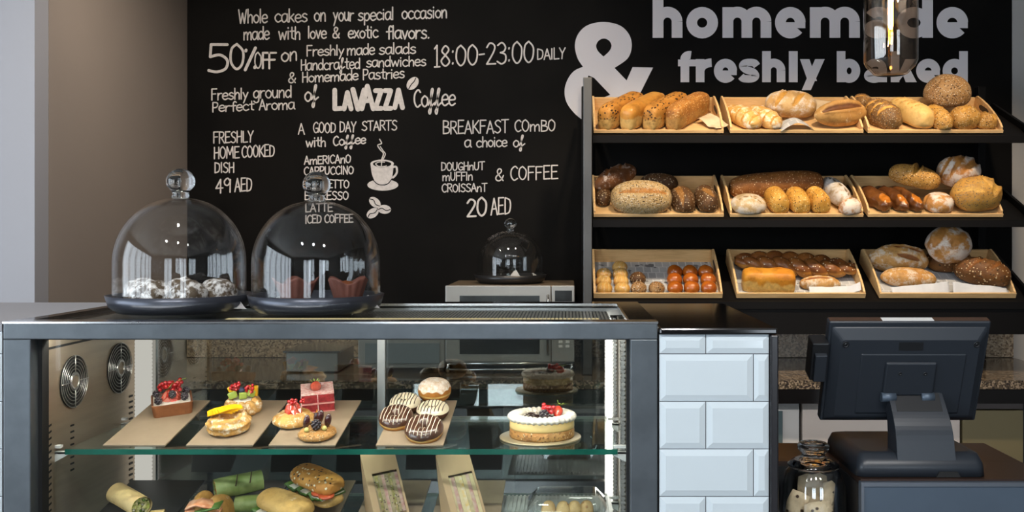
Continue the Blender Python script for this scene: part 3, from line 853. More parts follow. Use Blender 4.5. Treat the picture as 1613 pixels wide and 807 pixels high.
MB().box(SXL-.02, -.802, 2.075, 2.48, ZT-.022, ZT-.018).build('top_plate', mat('top_plate_grey', (.22,.205,.185), .3, .4), case, world=True)
lt = MB()
for k in range(92):
    x = -.80 + k*.0095
    lt.box(x, x+.0072, 2.222, 2.245, ZT-.0178, ZT-.0145)
lt.build('led_row', emis('led_amber', (1.0,.80,.42), .9), case, world=True)
MB().box(SXL+.02, .10, 2.062, 2.075, z_in+.004, z_in+.012).build('led_strip', emis('led_bright', (1.0,.93,.82), 62.0), case, world=True)
# glass shelves with green edges on clip brackets
ZS = 1.5 - .475
def glass_shelf(z):
    g = MB().box(-1.10, .108, 2.085, 2.455, z-.007, z).build('glass_shelf', m_shelfgl, case, world=True)
    e = MB(); e.box(-1.10, .108, 2.081, 2.0848, z-.0115, z); e.build('shelf_edge', m_edge, g, world=True)
    e = MB().box(-1.10, .108, 2.4552, 2.458, z-.007, z).build('rear_edge', m_alu, g, world=True)
    for x0, x1 in ((SXL, -1.088), (.10, .128)):
        for y in (2.09, 2.40):
            b = MB()
            b.hexa([(x0,y,z-.008),(x1,y,z-.008),(x1,y+.012,z-.008),(x0,y+.012,z-.008)][::-1], [(x0,y,z-.016),(x1 if x0>0 else x0,y,z-.03 if x0>0 else z-.03),(x1 if x0>0 else x0,y+.012,z-.03),(x0,y+.012,z-.016)][::-1])
            b.box(x0, x1, y, y+.012, z-.012, z-.0072)
            b.box(x0, x0+.012 if x0 < 0 else x1, y, y+.012, z+.0005, z+.006)
            b.build('shelf_bracket', m_white_pl, g, world=True)
    return g
glass_shelf(ZS)
ZS2 = 1.5 - .674
glass_shelf(ZS2)
dk = MB(); dk.box(SXL, SXR, 2.06, 2.485, .56, .575)
for k in range(30):
    dk.box(-1.06+k*.038, -1.035+k*.038, 2.10, 2.44, .575, .58)
dk.build('deck', m_stain, case, world=True)

# ------------------------------------------------------------------ tiled counter
m_tile = mat('white_glazed_tile', (.58,.65,.69), .10, coat=.4)
m_grout = mat('grey_grout', (.10,.10,.11), .9)
def tile_front(x0, x1, z0, z1, Y, ox):
    g = MB(); g.box(x0, x1, Y+.004, Y+.02, z0, z1, 1)
    tw, th, gr, bv = .2, .1, .0018, .013
    z_top = 1.5 - (558-366)/F*Y
    r = 0; zb = z_top
    rows = []
    k = -1
    while True:
        za = z_top - k*th; zc = za - th
        if za <= z0: break
        rows.append((k, max(zc, z0), min(za, z1))); k += 1
    for k, za, zc in rows:
        if zc - za < .004: continue
        off = ox + (tw/2 if k % 2 else 0)
        i = math.floor((x0-off)/tw)
        while off + i*tw < x1:
            a = max(off + i*tw, x0); b = min(off + (i+1)*tw, x1); i += 1
            if b - a < .006: continue
            a += gr/2; b -= gr/2; p = za + gr/2; q = zc - gr/2
            bx = min(bv, (b-a)*.3); bz = min(bv, (q-p)*.3)
            o_ = [(a,Y+.004,p),(b,Y+.004,p),(b,Y+.004,q),(a,Y+.004,q)]
            i1 = [(a,Y+.002,p),(b,Y+.002,p),(b,Y+.002,q),(a,Y+.002,q)]
            i2 = [(a+bx,Y-.002,p+bz),(b-bx,Y-.002,p+bz),(b-bx,Y-.002,q-bz),(a+bx,Y-.002,q-bz)]
            g.add(o_+i1+i2, [(0,1,5,4),(1,2,6,5),(2,3,7,6),(3,0,4,7),(4,5,9,8),(5,6,10,9),(6,7,11,10),(7,4,8,11),(8,9,10,11)])
    return g
tc = thing('tiled_counter', 'white tiled counter block with black stone top right of the display case', 'counter', (.31, 2.3, 0))
BX0, BX1 = XR+.003, XW(1212,2.0)
tile_front(BX0, BX1, .02, ZW(527,2.0), 2.0, XW(1187,2.0)-.0).build('tile_cladding', [m_tile, m_grout], tc, world=True)
MB().box(BX0, BX1, 2.02, 2.6, .02, ZT-.03).build('body', m_dark, tc, world=True)
ct = MB(); ct.box(BX0, XW(1224,2.0), 1.992, 2.68, ZW(527,2.0), 1.5-.2005)
ct.build('countertop', m_blackgl, tc, world=True, bevel=.004)
MB().box(BX1+.001, XW(1225,2.0), 1.99, 2.62, .02, ZW(527.5,2.0)).build('end_trim', mat('black_end_trim', (.012,.011,.013), .25), tc, world=True, bevel=.003)
tl = thing('tiled_counter', 'white tiled wall end left of the display case', 'counter', (-1.3, 2.3, 0))
tile_front(-1.55, XL-.003, .02, ZT-.02, 2.0, XL-.1).build('tile_cladding', [m_tile, m_grout], tl, world=True)
MB().box(-1.55, XL-.003, 2.02, 2.6, .02, ZT-.02).build('body', m_dark, tl, world=True)
MB().box(-1.56, XL-.003, 2.0, 2.6, ZT-.02, ZT-.004).build('countertop', m_greyp, tl, world=True)

# ------------------------------------------------------------------ rear counter against the chalkboard
m_gran = granite('speckled_granite', (.10,.075,.05), (.30,.23,.16), (.035,.028,.025), .12, 170)
m_granl = granite('speckled_granite_splash', (.36,.255,.16), (.52,.40,.27), (.18,.12,.075), .3, 150)
rc = thing('rear_counter', 'long brown granite counter with cabinets below the chalkboard', 'counter', (.3, 3.8, 0))
MB().box(-1.67, 1.95, 3.53, 4.19, .918, .95).build('worktop', m_gran, rc, world=True)
MB().box(-1.67, 1.95, 3.525, 3.57, .865, .917).build('worktop_edge', m_blackgl, rc, world=True)
MB().box(-1.67, 1.95, 4.17, 4.195, .952, 1.115).build('backsplash', m_granl, rc, world=True)
m_cab = mat('cabinet_warm_white', (.72,.63,.57), .35)
m_cabgrey = mat('cabinet_grey', (.66,.64,.62), .4)
m_olive = mat('cabinet_olive', (.20,.165,.085), .4)
m_mauve = mat('cabinet_band', (.20,.165,.155), .3, .4)
MB().box(-1.67, 1.95, 3.62, 4.19, .02, .86).build('carcass', mat('carcass_black', (.012,.012,.012), .6), rc, world=True)
def door(name, px0, px1, py0, py1, m, Y=3.58, handle=None):
    o = MB().box(XW(px0,Y), XW(px1,Y), Y, Y+.035, ZW(py1,Y), ZW(py0,Y)).build(name, m, rc, world=True, bevel=.002)
    return o
d = door('cabinet_door', 1150, 1259, 622, 900, m_cabgrey)
MB().box(XW(1160,3.57), XW(1233,3.57), 3.572, 3.579, ZW(760,3.57), ZW(648,3.57)).build('glass_pane', mat('teal_glass', (.10,.14,.15), .1), d, world=True)
door('drawer_rail', 1150, 1510, 614, 619, m_cabgrey)
door('cabinet_door', 1264, 1512, 623, 900, m_cab)
door('cabinet_rail', 1516, 1612, 616, 645, m_mauve)
door('cabinet_door', 1516, 1612, 647, 900, m_olive)
# steel drawer and dark chilled doors seen through the case
dr = door('steel_drawer', 812, 975, 615, 652, m_alu)
g = MB(); g.ball((XW(848,3.56), 3.565, ZW(634,3.56)), 1, 24, sc=(.052,.012,.020)); g.build('drawer_handle', m_chrome, dr, world=True)
g = MB(); g.lathe([(.011,0),(.011,.006),(0,.006)], 20); g.xf(T((XW(918,3.56),3.58,ZW(634,3.56))) @ rot('X',90)); g.build('drawer_lock', m_rubber, dr, world=True)
m_fridge = mat('dark_chiller_glass', (.02,.022,.024), .12)
door('chiller_door', 815, 975, 658, 900, m_fridge)
door('door_post', 793, 811, 615, 900, m_alu)
door('chiller_door', 608, 790, 622, 900, m_fridge)
door('chiller_door', 300, 600, 622, 900, m_fridge)

# ------------------------------------------------------------------ microwave on a wire stand
MX0, MX1, MY0 = XW(702,3.72), XW(905,3.72), 3.72
MZ1 = ZW(450,3.72); MZ0 = ZW(570,3.72)
mw = thing('microwave_oven', 'grey steel microwave oven on a wire stand under the small glass cover', 'microwave', ((MX0+MX1)/2, 3.92, MZ0))
m_mwtop = mat('microwave_top', (.32,.24,.16), .35, .6)
m_mw = mat('microwave_grey', (.36,.355,.34), .35, .5)
MB().box(MX0, MX1, MY0+.012, 4.14, MZ0, MZ1-.001).build('body', m_mwtop, mw, world=True, bevel=.004)
dd = MB().box(MX0, XW(868,3.72), MY0-.01, MY0+.011, MZ0, MZ1).build('door', m_mw, mw, world=True, bevel=.003)
MB().box(XW(724,3.71), XW(850,3.71), MY0-.012, MY0-.0105, ZW(558,3.71), ZW(466,3.71)).build('door_window', m_fridge, dd, world=True)
pn = MB().box(XW(869,3.72), MX1, MY0-.01, MY0+.011, MZ0, MZ1).build('control_panel', m_mw, mw, world=True, bevel=.003)
MB().box(XW(874,3.71), XW(901,3.71), MY0-.012, MY0-.0105, ZW(475,3.71), ZW(458,3.71)).build('display', m_fridge, pn, world=True)
b = MB()
for i in range(4):
    for j in range(2):
        b.box(XW(880+j*11,3.70), XW(886+j*11,3.70), MY0-.013, MY0-.0105, ZW(541+i*7-14,3.7), ZW(537+i*7-14,3.7))
b.build('buttons', m_white_pl, pn, world=True)
MB().tube([(XW(863,3.69),MY0-.011,ZW(560,3.69)),(XW(863,3.69),MY0-.03,ZW(552,3.69)),(XW(863,3.69),MY0-.03,ZW(474,3.69)),(XW(863,3.69),MY0-.011,ZW(466,3.69))], .006, 8).build('door_handle', m_chrome, dd, world=True)
st = thing('wire_stand', 'chrome wire stand under the grey microwave oven', 'stand', ((MX0+MX1)/2, 3.9, .951))
g = MB()
for y in (3.71, 4.12):
    g.tube([(MX0,y,MZ0-.006),(MX1,y,MZ0-.006)], .006); g.tube([(MX0,y,MZ0-.03),(MX1,y,MZ0-.03)], .005)
for k in range(4):
    x = MX0 + .01 + (MX1-MX0-.02)*k/3
    g.tube([(x,3.71,MZ0-.006),(x,4.12,MZ0-.006)], .006)
g.build('wire_frame', m_chrome, st, world=True)
for k in range(4):
    x = MX0 + .01 + (MX1-MX0-.02)*(k % 2)
    y = 3.71 if k < 2 else 4.12
    MB().tube([(x,y,MZ0-.006),(x,y,.951)], .007).build('leg', m_chrome, st, world=True)
# low grey appliance beside it
ap = thing('countertop_appliance', 'low pale grey appliance left of the microwave seen through the case', 'appliance', (XW(635,3.7), 3.85, .951))
MB().box(XW(563,3.7), XW(700,3.7), 3.71, 4.05, .97, ZW(533,3.7)).build('body', m_mw, ap, world=True, bevel=.004)
MB().box(XW(575,3.7), XW(692,3.7), 3.70, 3.709, .99, ZW(541,3.7)).build('front_panel', mat('panel_bluegrey', (.17,.20,.215), .3), ap, world=True)
for x in (570, 690):
    MB().box(XW(x,3.72), XW(x+8,3.72), 3.74, 4.02, .951, .97).build('foot', m_rubber, ap, world=True)
sb = thing('steel_tray', 'shallow steel tray on the granite counter left of the grey appliance', 'tray', (XW(490,3.75), 3.85, .951))
g = MB(); g.box(XW(450,3.72), XW(532,3.72), 3.72, 4.0, .953, 1.03); g.build('body', m_alu, sb, world=True, bevel=.004)
g = MB(); g.box(XW(447,3.72), XW(536,3.72), 3.71, 4.01, 1.03, 1.036); g.build('rim', m_chrome, sb, world=True)

# ------------------------------------------------------------------ bread rack
m_rack = mat('rack_black', (.005,.0045,.0045), .5, spec=.10)
m_post = mat('rack_post_metal', (.10,.098,.095), .4, .6, var=.4, vscale=8, stretch=(1,1,.3))
rk = thing('bread_rack', 'tall black sloping shelf rack full of bread crates', 'shelf rack', (.95, 3.95, .951))
RX0, RX1 = .062, 1.80
YF = 3.72
ROWS = [(ZW(210,YF), 24.0), (ZW(342,YF), 24.0), (ZW(470,YF), 27.0)]
for x, nm in ((.058, 'post'), (1.775, 'post')):
    o = MB().box(x, x+.034, 3.655, 3.695, .952, ZW(123,3.675)).build('post', m_post if x < .5 else m_rack, rk, world=True, bevel=.003)
    MB().box(x, x+.034, 4.12, 4.16, .952, ZW(137,4.14)).build('post', m_rack, rk, world=True, bevel=.003)
for (zf, th) in ROWS:
    g = MB()
    c_, s_ = math.cos(R(th)), math.sin(R(th))
    def q(v, h): return (YF + v*c_ - h*s_, zf + v*s_ + h*c_)
    y0, z0 = q(-.02,-.004); y1, z1 = q(.36,-.004); y2, z2 = q(.36,-.022); y3, z3 = q(-.02,-.022)
    g.prism([(RX0+.034,y0,z0),(RX0+.034,y1,z1),(RX0+.034,y2,z2),(RX0+.034,y3,z3)], (RX1-RX0-.04,0,0))
    g.box(RX0+.034, RX1, y0-.012, y0-.001, zf-.040, zf-.012)
    o = g.build('shelf_board', m_rack, rk, world=True)
    for x in (RX0-.003, RX1):
        g = MB(); g.prism([(x,y0-.02,zf-.04),(x,y0-.02,zf+.004),(x,y1,z1+.02),(x,y1,z1-.03)], (.012,0,0))
        g.build('side_arm', m_rack, o, world=True)
MB().box(RX0+.036, RX1+.02, 3.70, 3.72, ZW(527,3.7), ROWS[2][0]-.041).build('lower_fascia', m_rack, rk, world=True)
MB().box(RX0+.036, 1.77, 3.722, 4.11, ZW(524,3.7), ZW(520,3.7)).build('lower_board', m_rack, rk, world=True)
# ------------------------------------------------------------------ wooden crates on the rack
m_wood = wood('pale_crate_wood', (.72,.47,.22), (.58,.36,.155))
m_paperw = mat('white_paper', (.62,.63,.65), .8, var=.12, vscale=30)
m_parch = mat('parchment_paper', (.62,.47,.30), .7, var=.25, vscale=25)
m_news = newsprint('newsprint')
CX = [(935,1140),(1150,1360),(1367,1580)]
ROWN = ['top', 'middle', 'bottom']; COLN = ['left', 'centre', 'right']
CD = .285
CR = {}
def crate(r, c):
    zf, th = ROWS[r]
    x0, x1 = XW(CX[c][0], YF), XW(CX[c][1], YF)
    if r == 2:
        x0, x1 = XW((935,1160,1385)[c], YF), XW((1138,1363,1600)[c], YF)
    W = x1 - x0
    M_ = T((x0, YF, zf)) @ rot('X', th)
    CR[(r,c)] = (M_, W)
    t = thing('bread_crate', 'pale wooden crate, %s one on the %s shelf of the rack' % (COLN[c], ROWN[r]), 'crate', M=M_, group='wooden bread crates on the rack')
    MB().box(.008, W-.008, .006, CD, .0, .006).build('base_board', m_wood, t)
    MB().box(.0, W, .0, .008, .0, .013 if r < 2 else .022).build('front_panel', m_wood, t, bevel=.001)
    MB().box(.008, W-.008, CD, CD+.008, .0, .062).build('back_panel', m_wood, t, bevel=.001)
    for x in (0, W-.008):
        g = MB()
        prof = [(.0085,0),(CD+.008,0),(CD+.008,.058),(CD-.01,.072)]
        for k in range(1, 8):
            a = k/8
            prof.append((CD-.01 - a*(CD-.02), .072 - .044*a**2.2))
        prof.append((.0085,.024))
        # solid panel; the hand hole's shade is a dark patch laid on it
        g.prism([(x, p[0], p[1]) for p in prof], (.008,0,0))
        sp = g.build('side_panel', m_wood, t, bevel=.0008)
        h = MB()
        xo = x - .0006 if x > 0 else x + .008
        pts = [(xo, .185+.032*math.cos(R(a)) + (.018 if math.cos(R(a)) > 0 else -.018), .040+.011*math.sin(R(a))) for a in range(0, 360, 20)]
        h.prism(pts, (.0006,0,0)); h.build('hole_shade_patch', mat('hand_hole_shade', (.05,.03,.015), .8), sp)
    return t
for r in range(3):
    for c in range(3): crate(r, c)

def onc(r, c, px, v, h=0.0, yaw=0, pitch=0, roll=0):
    """placement in a crate: px across the photo at that depth, v up the slope, h above the crate floor"""
    M_, W = CR[(r,c)]
    if r < 2: v -= .02
    o = M_ @ Vector((0, v, .0062+h))
    x = (px - VX)/F*o.y
    return T((x, o.y, o.z)) @ rot('X', ROWS[r][1]) @ rot('Z', yaw) @ rot('X', pitch) @ rot('Y', roll)

def loaf(Ln, W, H, ex=2.4, cs=2.3, na=.03, ns=18, scores=(), seed=0, bend=0, taper=0, nu=56, nv=40, band=None, flat=.55, point=1.0):
    """a baked loaf lying along local x, underside at z=0; scores = (x, y, angle, length, width, depth) in metres over the top"""
    g = MB()
    zc = H*.36
    def fn(i, j):
        t = -1 + 2*i
        t = math.sin(t*PI/2)
        rr = max(0, 1 - abs(t)**ex)**(1/ex*point)
        a = 2*PI*j
        ca, sa = math.cos(a), math.sin(a)
        e = 2/cs
        cx = math.copysign(abs(ca)**e, ca); sx = math.copysign(abs(sa)**e, sa)
        tp = 1 + taper*t
        x = Ln/2*t; y = W/2*rr*cx*tp
        top = sa > 0
        z = zc + ((H-zc)*sx*rr*tp if top else zc*math.copysign(abs(sa)**(flat), sa)*min(1, rr*1.15))
        mk = 0.0; d = 0.0
        if top:
            for (sx0, sy0, sa0, sl, sw, sd) in scores:
                c_, s_ = math.cos(R(sa0)), math.sin(R(sa0))
                lx = (x-sx0)*c_ + (y-sy0)*s_; ly = -(x-sx0)*s_ + (y-sy0)*c_
                q = 1 - (lx/(sl/2))**2
                if q > 0:
                    ww = sw*math.sqrt(q)
                    u = ly/(ww/2)
                    if abs(u) < 1.6:
                        m_ = max(0, 1-abs(u)**3) if abs(u) < 1 else 0
                        mk = max(mk, m_)
                        d += -sd*1.25*m_ + sd*.9*math.exp(-((abs(u)-1.15)/.28)**2)*min(1, q*3)
        if band and top:
            bn, sk, dep = band
            ph = (x/Ln*bn + y/W*sk) % 1.0
            d += dep*(ph - .5); mk = max(mk, 1.0 if ph < .22 else 0)
        n = fbm((x, y, z), ns, seed)*na
        p = Vector((x, y, z))
        nd = Vector((x*.3, y, z-zc)); nd.normalize()
        p = p + nd*(n*H + d)
        if bend: p.y += bend*(t*t-.35)
        if p.z < 0: p.z = 0
        return p, mk
    g.grid(fn, nu, nv, wrapv=True)
    return g
def panloaf(Ln, W, H, na=.02, seed=0):
    """tin loaf: square base, domed top"""
    g = MB()
    def fn(i, j):
        t = math.sin((-1+2*i)*PI/2)
        rr = max(0, 1-abs(t)**7)**(1/5)
        a = 2*PI*j; ca, sa = math.cos(a), math.sin(a)
        e = .5
        y = W/2*math.copysign(abs(ca)**(.55), ca)*rr*(1+.06*sa)
        dome = .72+.28*rr
        z = H*.45 + (H*.55*abs(sa)**.75*dome*rr if sa > 0 else -H*.45*abs(sa)**.45*min(1, rr*1.3))
        p = Vector((Ln/2*t, y, z))
        p += Vector((0, ca, sa))*(fbm(p, 18, seed)*na*H)
        if p.z < 0: p.z = 0
        return p, max(0.0, min(1.0, (.30-sa)*2.2 + .8*fbm(p, 30, seed)))
    g.grid(fn, 48, 44, wrapv=True)
    return g
def put(name, g, m, M_, label, cat, group=None):
    o = g.build(name, m, None, M=M_)
    return tag(o, label, cat, group)

DK = (.055,.028,.012)
b_gold = bread('crust_gold_plain', (.60,.28,.06), (.72,.40,.11), crumb=(.74,.50,.22), rough=.4, gloss=.15)
b_goldseed = bread('crust_gold_dark_seed', (.52,.235,.05), (.62,.31,.085), crumb=(.66,.42,.17), seeds=[DK], sscale=95, sdens=.75, sstretch=(.55,1,1))
b_multi = bread('crust_sesame_dense', (.42,.17,.04), (.50,.24,.07), crumb=(.50,.28,.10), seeds=[(.78,.50,.22),(.20,.07,.02)], sscale=150, sdens=.8)
b_twist = bread('crust_floured_twist', (.62,.36,.12), (.72,.46,.20), crumb=(.58,.30,.08), flour=.85, fscale=30, fcol=(.76,.62,.46))
b_batard = bread('crust_floured_batard', (.52,.32,.15), (.60,.42,.24), crumb=(.60,.34,.09), flour=.95, fscale=18, fcol=(.66,.58,.50))
b_rye = bread('crust_dark_ear', (.40,.21,.075), (.50,.30,.12), crumb=(.14,.055,.022), flour=.4, fscale=40, fcol=(.66,.52,.32))
b_poppy = bread('crust_poppy', (.16,.085,.035), (.24,.13,.05), crumb=(.62,.33,.08), seeds=[(.05,.04,.035),(.42,.32,.2)], sscale=170, sdens=.75)
b_pale = bread('crust_pale_scored', (.68,.46,.20), (.74,.53,.26), crumb=(.52,.27,.06), rough=.5)
b_wheat = bread('crust_wheat_seed', (.45,.24,.07), (.55,.32,.10), crumb=(.66,.38,.10), seeds=[(.70,.50,.26),(.08,.04,.015)], sscale=160, sdens=.75)
b_boule = bread('crust_multigrain', (.40,.25,.13), (.32,.18,.09), crumb=(.5,.3,.1), seeds=[(.78,.62,.44),(.07,.03,.015)], sscale=160, sdens=.9, bump=.45)
b_oat = bread('crust_oat_grain', (.46,.33,.19), (.50,.38,.24), crumb=(.40,.185,.05), seeds=[(.78,.68,.52),(.06,.03,.015)], sscale=165, sdens=.88, bump=.4)
b_darkrye = bread('crust_dark_rye', (.085,.042,.02), (.13,.065,.028), crumb=(.30,.15,.05), seeds=[(.62,.50,.34),(.05,.03,.02)], sscale=150, sdens=.7)
b_darkfl = bread('crust_rye_floured', (.12,.05,.022), (.20,.085,.035), crumb=(.32,.13,.045), flour=.6, fscale=30, fcol=(.55,.46,.40))
b_brownlong = bread('crust_brown_long', (.19,.075,.022), (.27,.115,.035), crumb=(.5,.3,.1), seeds=[(.62,.42,.24),(.34,.17,.07)], sscale=145, sdens=.55)
b_flourroll = bread('crust_floured_roll', (.56,.42,.27), (.50,.38,.25), crumb=(.30,.2,.11), flour=1.15, fscale=22, fcol=(.62,.54,.44))
b_seedgold = bread('crust_gold_flecked', (.56,.29,.06), (.68,.42,.12), crumb=(.7,.5,.2), seeds=[(.80,.58,.25),(.07,.035,.015)], sscale=145, sdens=.55)
b_greyfl = bread('crust_grey_floured', (.45,.37,.29), (.40,.31,.24), crumb=(.18,.13,.10), flour=1.1, fscale=16, fcol=(.56,.53,.50))
b_choc = bread('crust_dark_glazed', (.10,.036,.014), (.17,.065,.02), crumb=(.56,.20,.03), gloss=.5, rough=.35)
b_flourb = bread('crust_white_banded', (.46,.22,.08), (.56,.30,.11), crumb=(.50,.24,.075), flour=1.1, fscale=20, fcol=(.66,.58,.50))
b_poppyg = bread('crust_gold_poppy', (.50,.27,.075), (.58,.35,.11), crumb=(.68,.42,.12), seeds=[(.13,.09,.05),(.30,.21,.11)], sscale=150, sdens=.75)
b_croll = bread('crust_small_roll', (.60,.34,.10), (.72,.47,.19), crumb=(.74,.56,.28), flour=.45, fscale=40)
b_bun = bread('bun_glazed', (.36,.085,.012), (.50,.15,.02), crumb=(.8,.5,.2), gloss=.8, rough=.25, bump=.05)
b_braid = bread('braid_glazed', (.16,.055,.016), (.30,.12,.034), crumb=(.58,.28,.07), seeds=[(.75,.62,.42)], sscale=120, sdens=.12, gloss=.4)
b_amber = bread('tin_loaf_amber', (.58,.23,.03), (.66,.32,.05), crumb=(.74,.48,.18), rough=.4)
b_rustic = bread('crust_rustic', (.50,.27,.10), (.60,.37,.16), crumb=(.27,.105,.035), flour=.85, fscale=28, fcol=(.66,.56,.44))

# --- top shelf, left crate: four tin loaves leaning side by side
for px, v, m, sd, lab in (
    (979, .150, b_goldseed, 1, 'dark-seeded golden tin loaf at the left end of the top left crate'),
    (1013, .150, b_gold, 2, 'plain smooth golden tin loaf between two seeded loaves'),
    (1048, .150, b_goldseed, 3, 'dark-seeded golden tin loaf right of the plain loaf'),
    (1083, .150, b_multi, 4, 'reddish loaf crusted all over in sesame, at the right of the top left crate')):
    g = panloaf(.29, .074, .100, seed=sd)
    put('tin_loaf', g, m, onc(0,0, px, v, 0, 57), lab, 'bread', 'tin loaves in the top left crate')
def sheet(name, M_, w_, d_, m, lab, amp=.012, seed=0, n=26, lift=None, cat='paper', curl=0.0):
    g = MB()
    def fn(i, j):
        x = (i-.5)*w_; y = (j-.5)*d_
        z = (fbm((x,y,0), 14, seed, 2)*.5+.5)*amp
        if lift: z += lift(i, j)
        return Vector((x, y, max(z, 0)+.0005))
    g.grid(fn, n, n)
    g2 = MB(); g2.join(g)
    o = g2.build(name, m, None, M=M_)
    s = o.modifiers.new('Solidify', 'SOLIDIFY'); s.thickness = .0006
    return tag(o, lab, cat)
sheet('parchment_sheet', onc(0,0, 1121, .085, 0, 30), .06, .13, m_parch, 'crumpled parchment beside the sesame loaf in the top left crate', .03, 3, lift=lambda i,j: .018*i)
# --- top shelf, centre crate
put('twist_roll', loaf(.215,.088,.068, band=(5,.6,.008), seed=5), b_twist, onc(0,1,1170,.12,0,112), 'floured twist roll with curling bands at the left edge of the top centre crate', 'bread', 'floured twist rolls')
put('twist_roll', loaf(.205,.084,.066, band=(5,.6,.008), seed=6), b_twist, onc(0,1,1203,.115,0,112), 'floured twist roll second from the left in the top centre crate', 'bread', 'floured twist rolls')
put('batard_loaf', loaf(.205,.12,.085, scores=[(-.04,.0,62,.10,.028,.007),(.03,-.005,62,.10,.026,.007)], seed=8), b_batard, onc(0,1,1244,.215,.026,-10,26), 'pale floured loaf with two slanting golden scores, highest in the top centre crate', 'bread')
put('batard_loaf', loaf(.225,.105,.078, point=1.4, scores=[(.0,.004,4,.19,.040,.010)], seed=9), b_rye, onc(0,1,1320,.115,.024,14,34), 'pointed dark loaf split open along its top in the top centre crate', 'bread')
sheet('newspaper_sheet', onc(0,1,1252,.055,.0,3), .13, .08, m_news, 'grey newspaper sheet folded over the front of the top centre crate', .014, 4, lift=lambda i,j: .028*math.sin(PI*i))
sheet('parchment_sheet', onc(0,1,1302,.245,.0,0), .13, .08, m_parch, 'crumpled orange parchment at the back of the top centre crate', .03, 5, lift=lambda i,j: .03*j)
# --- top shelf, right crate
put('poppy_loaf', loaf(.21,.104,.095, scores=[(-.05,0,70,.10,.022,.006),(-.012,0,70,.11,.020,.006),(.028,0,66,.10,.026,.006),(.066,-.01,60,.07,.03,.004)], seed=10), b_poppy, onc(0,2,1389,.125,0,112,-14), 'dark poppy seed loaf with golden slashes at the left of the top right crate', 'bread')
put('poppy_roll', loaf(.10,.075,.06, scores=[(0,0,60,.07,.03,.005)], seed=11), b_poppy, onc(0,2,1357,.262,.018,100), 'small dark poppy roll half hidden behind the slashed poppy loaf', 'bread')
put('scored_loaf', loaf(.23,.100,.092, ex=3, scores=[(-.055,0,66,.085,.009,.004),(-.02,0,66,.095,.009,.004),(.015,0,66,.095,.009,.004),(.05,0,66,.085,.009,.004)], seed=12), b_pale, onc(0,2,1431,.135,0,110,6), 'pale smooth oval loaf with four thin scores beside the poppy loaf', 'bread')
put('seeded_roll', loaf(.17,.074,.078, scores=[(.025,.006,15,.075,.042,.005)], seed=13), b_wheat, onc(0,2,1475,.09,0,102), 'golden seeded roll under the left of the multigrain boule', 'bread')
put('seeded_roll', loaf(.125,.098,.076, scores=[(.0,.012,20,.10,.018,.006)], seed=14), b_wheat, onc(0,2,1515,.085,.010,14,22), 'golden seeded roll in front of the multigrain boule', 'bread')
put('seeded_roll', loaf(.085,.078,.062, scores=[(.01,-.01,25,.08,.030,.005)], seed=15), b_wheat, onc(0,2,1552,.070,0,70), 'small seeded roll at the right end of the top right crate', 'bread')
put('multigrain_boule', loaf(.185,.165,.125, ex=2, seed=16, na=.015), b_boule, onc(0,2,1489,.20,.055), 'big round multigrain boule stacked on top of seeded rolls', 'bread')
# --- middle shelf, left crate
put('rye_loaf', loaf(.20,.085,.07, scores=[(-.03,.005,40,.07,.02,.006),(.04,.005,40,.07,.022,.006)], seed=20), b_darkfl, onc(1,0,971,.215,.058,34,0,-10), 'flour-dusted dark rye loaf leaning at the left end of the middle shelf', 'bread')
put('rye_roll', loaf(.14,.062,.06, seed=21), b_darkrye, onc(1,0,951,.165,0,84), 'dark seeded rye roll below the dusted rye loaf', 'bread')
put('oval_loaf', loaf(.242,.145,.10, scores=[(.005,-.012,0,.20,.034,.011)], seed=22, na=.012), b_oat, onc(1,0,1009,.095,.016,0,26), 'large oval oat-crusted loaf with one long split', 'bread')
put('rye_loaf', loaf(.16,.08,.075, seed=23), b_darkrye, onc(1,0,1037,.255,.01,0), 'dark rye loaf peeping out behind the oval oat loaf', 'bread')
put('rye_roll', loaf(.165,.090,.080, scores=[(.0,.018,0,.16,.03,.002)], seed=24), b_darkrye, onc(1,0,1075,.105,0,97), 'dark seeded rye roll right of the oval oat loaf', 'bread')
put('rye_roll', loaf(.165,.088,.084, scores=[(-.03,.0,30,.07,.035,.003)], seed=25), b_darkrye, onc(1,0,1111,.105,0,95,0), 'dark seeded rye roll at the right end of the middle left crate', 'bread')
# --- middle shelf, centre crate
put('long_loaf', loaf(.385,.10,.092, ex=3.6, seed=26, na=.015, nu=80), b_brownlong, onc(1,1,1222,.225,.010,3,0,-3), 'long brown seeded loaf lying across the back of the middle centre crate', 'bread')
put('floured_roll', loaf(.142,.12,.068, ex=2, scores=[(-.01,-.01,15,.09,.008,.003),(.02,-.02,-30,.06,.007,.003)], seed=27), b_flourroll, onc(1,1,1178,.065,0,0), 'round pale floured roll at the front left of the middle centre crate', 'bread')
for px, sd, lab in ((1222,28,'golden flecked roll next to the round floured roll'),(1255,29,'golden flecked roll in the middle of a row of three'),(1286,30,'golden flecked roll beside the grey floured loaf')):
    put('flecked_roll', loaf(.135,.079,.082, ex=3.6, seed=sd), b_seedgold, onc(1,1,px,.09,0,97), lab, 'bread', 'golden flecked rolls in the middle centre crate')
put('floured_loaf', loaf(.23,.082,.076, ex=2.6, scores=[(.05,.012,8,.09,.008,.004),(-.05,-.005,8,.10,.008,.004)], seed=31), b_greyfl, onc(1,1,1313,.175,.004,96,10), 'grey floured loaf standing steeply at the right of the middle centre crate', 'bread')
put('floured_loaf', loaf(.088,.072,.060, scores=[(0,.01,20,.06,.010,.003)], seed=32), b_flourb, onc(1,1,1338,.044,0,15), 'small floured roll in front of the steep grey loaf', 'bread')
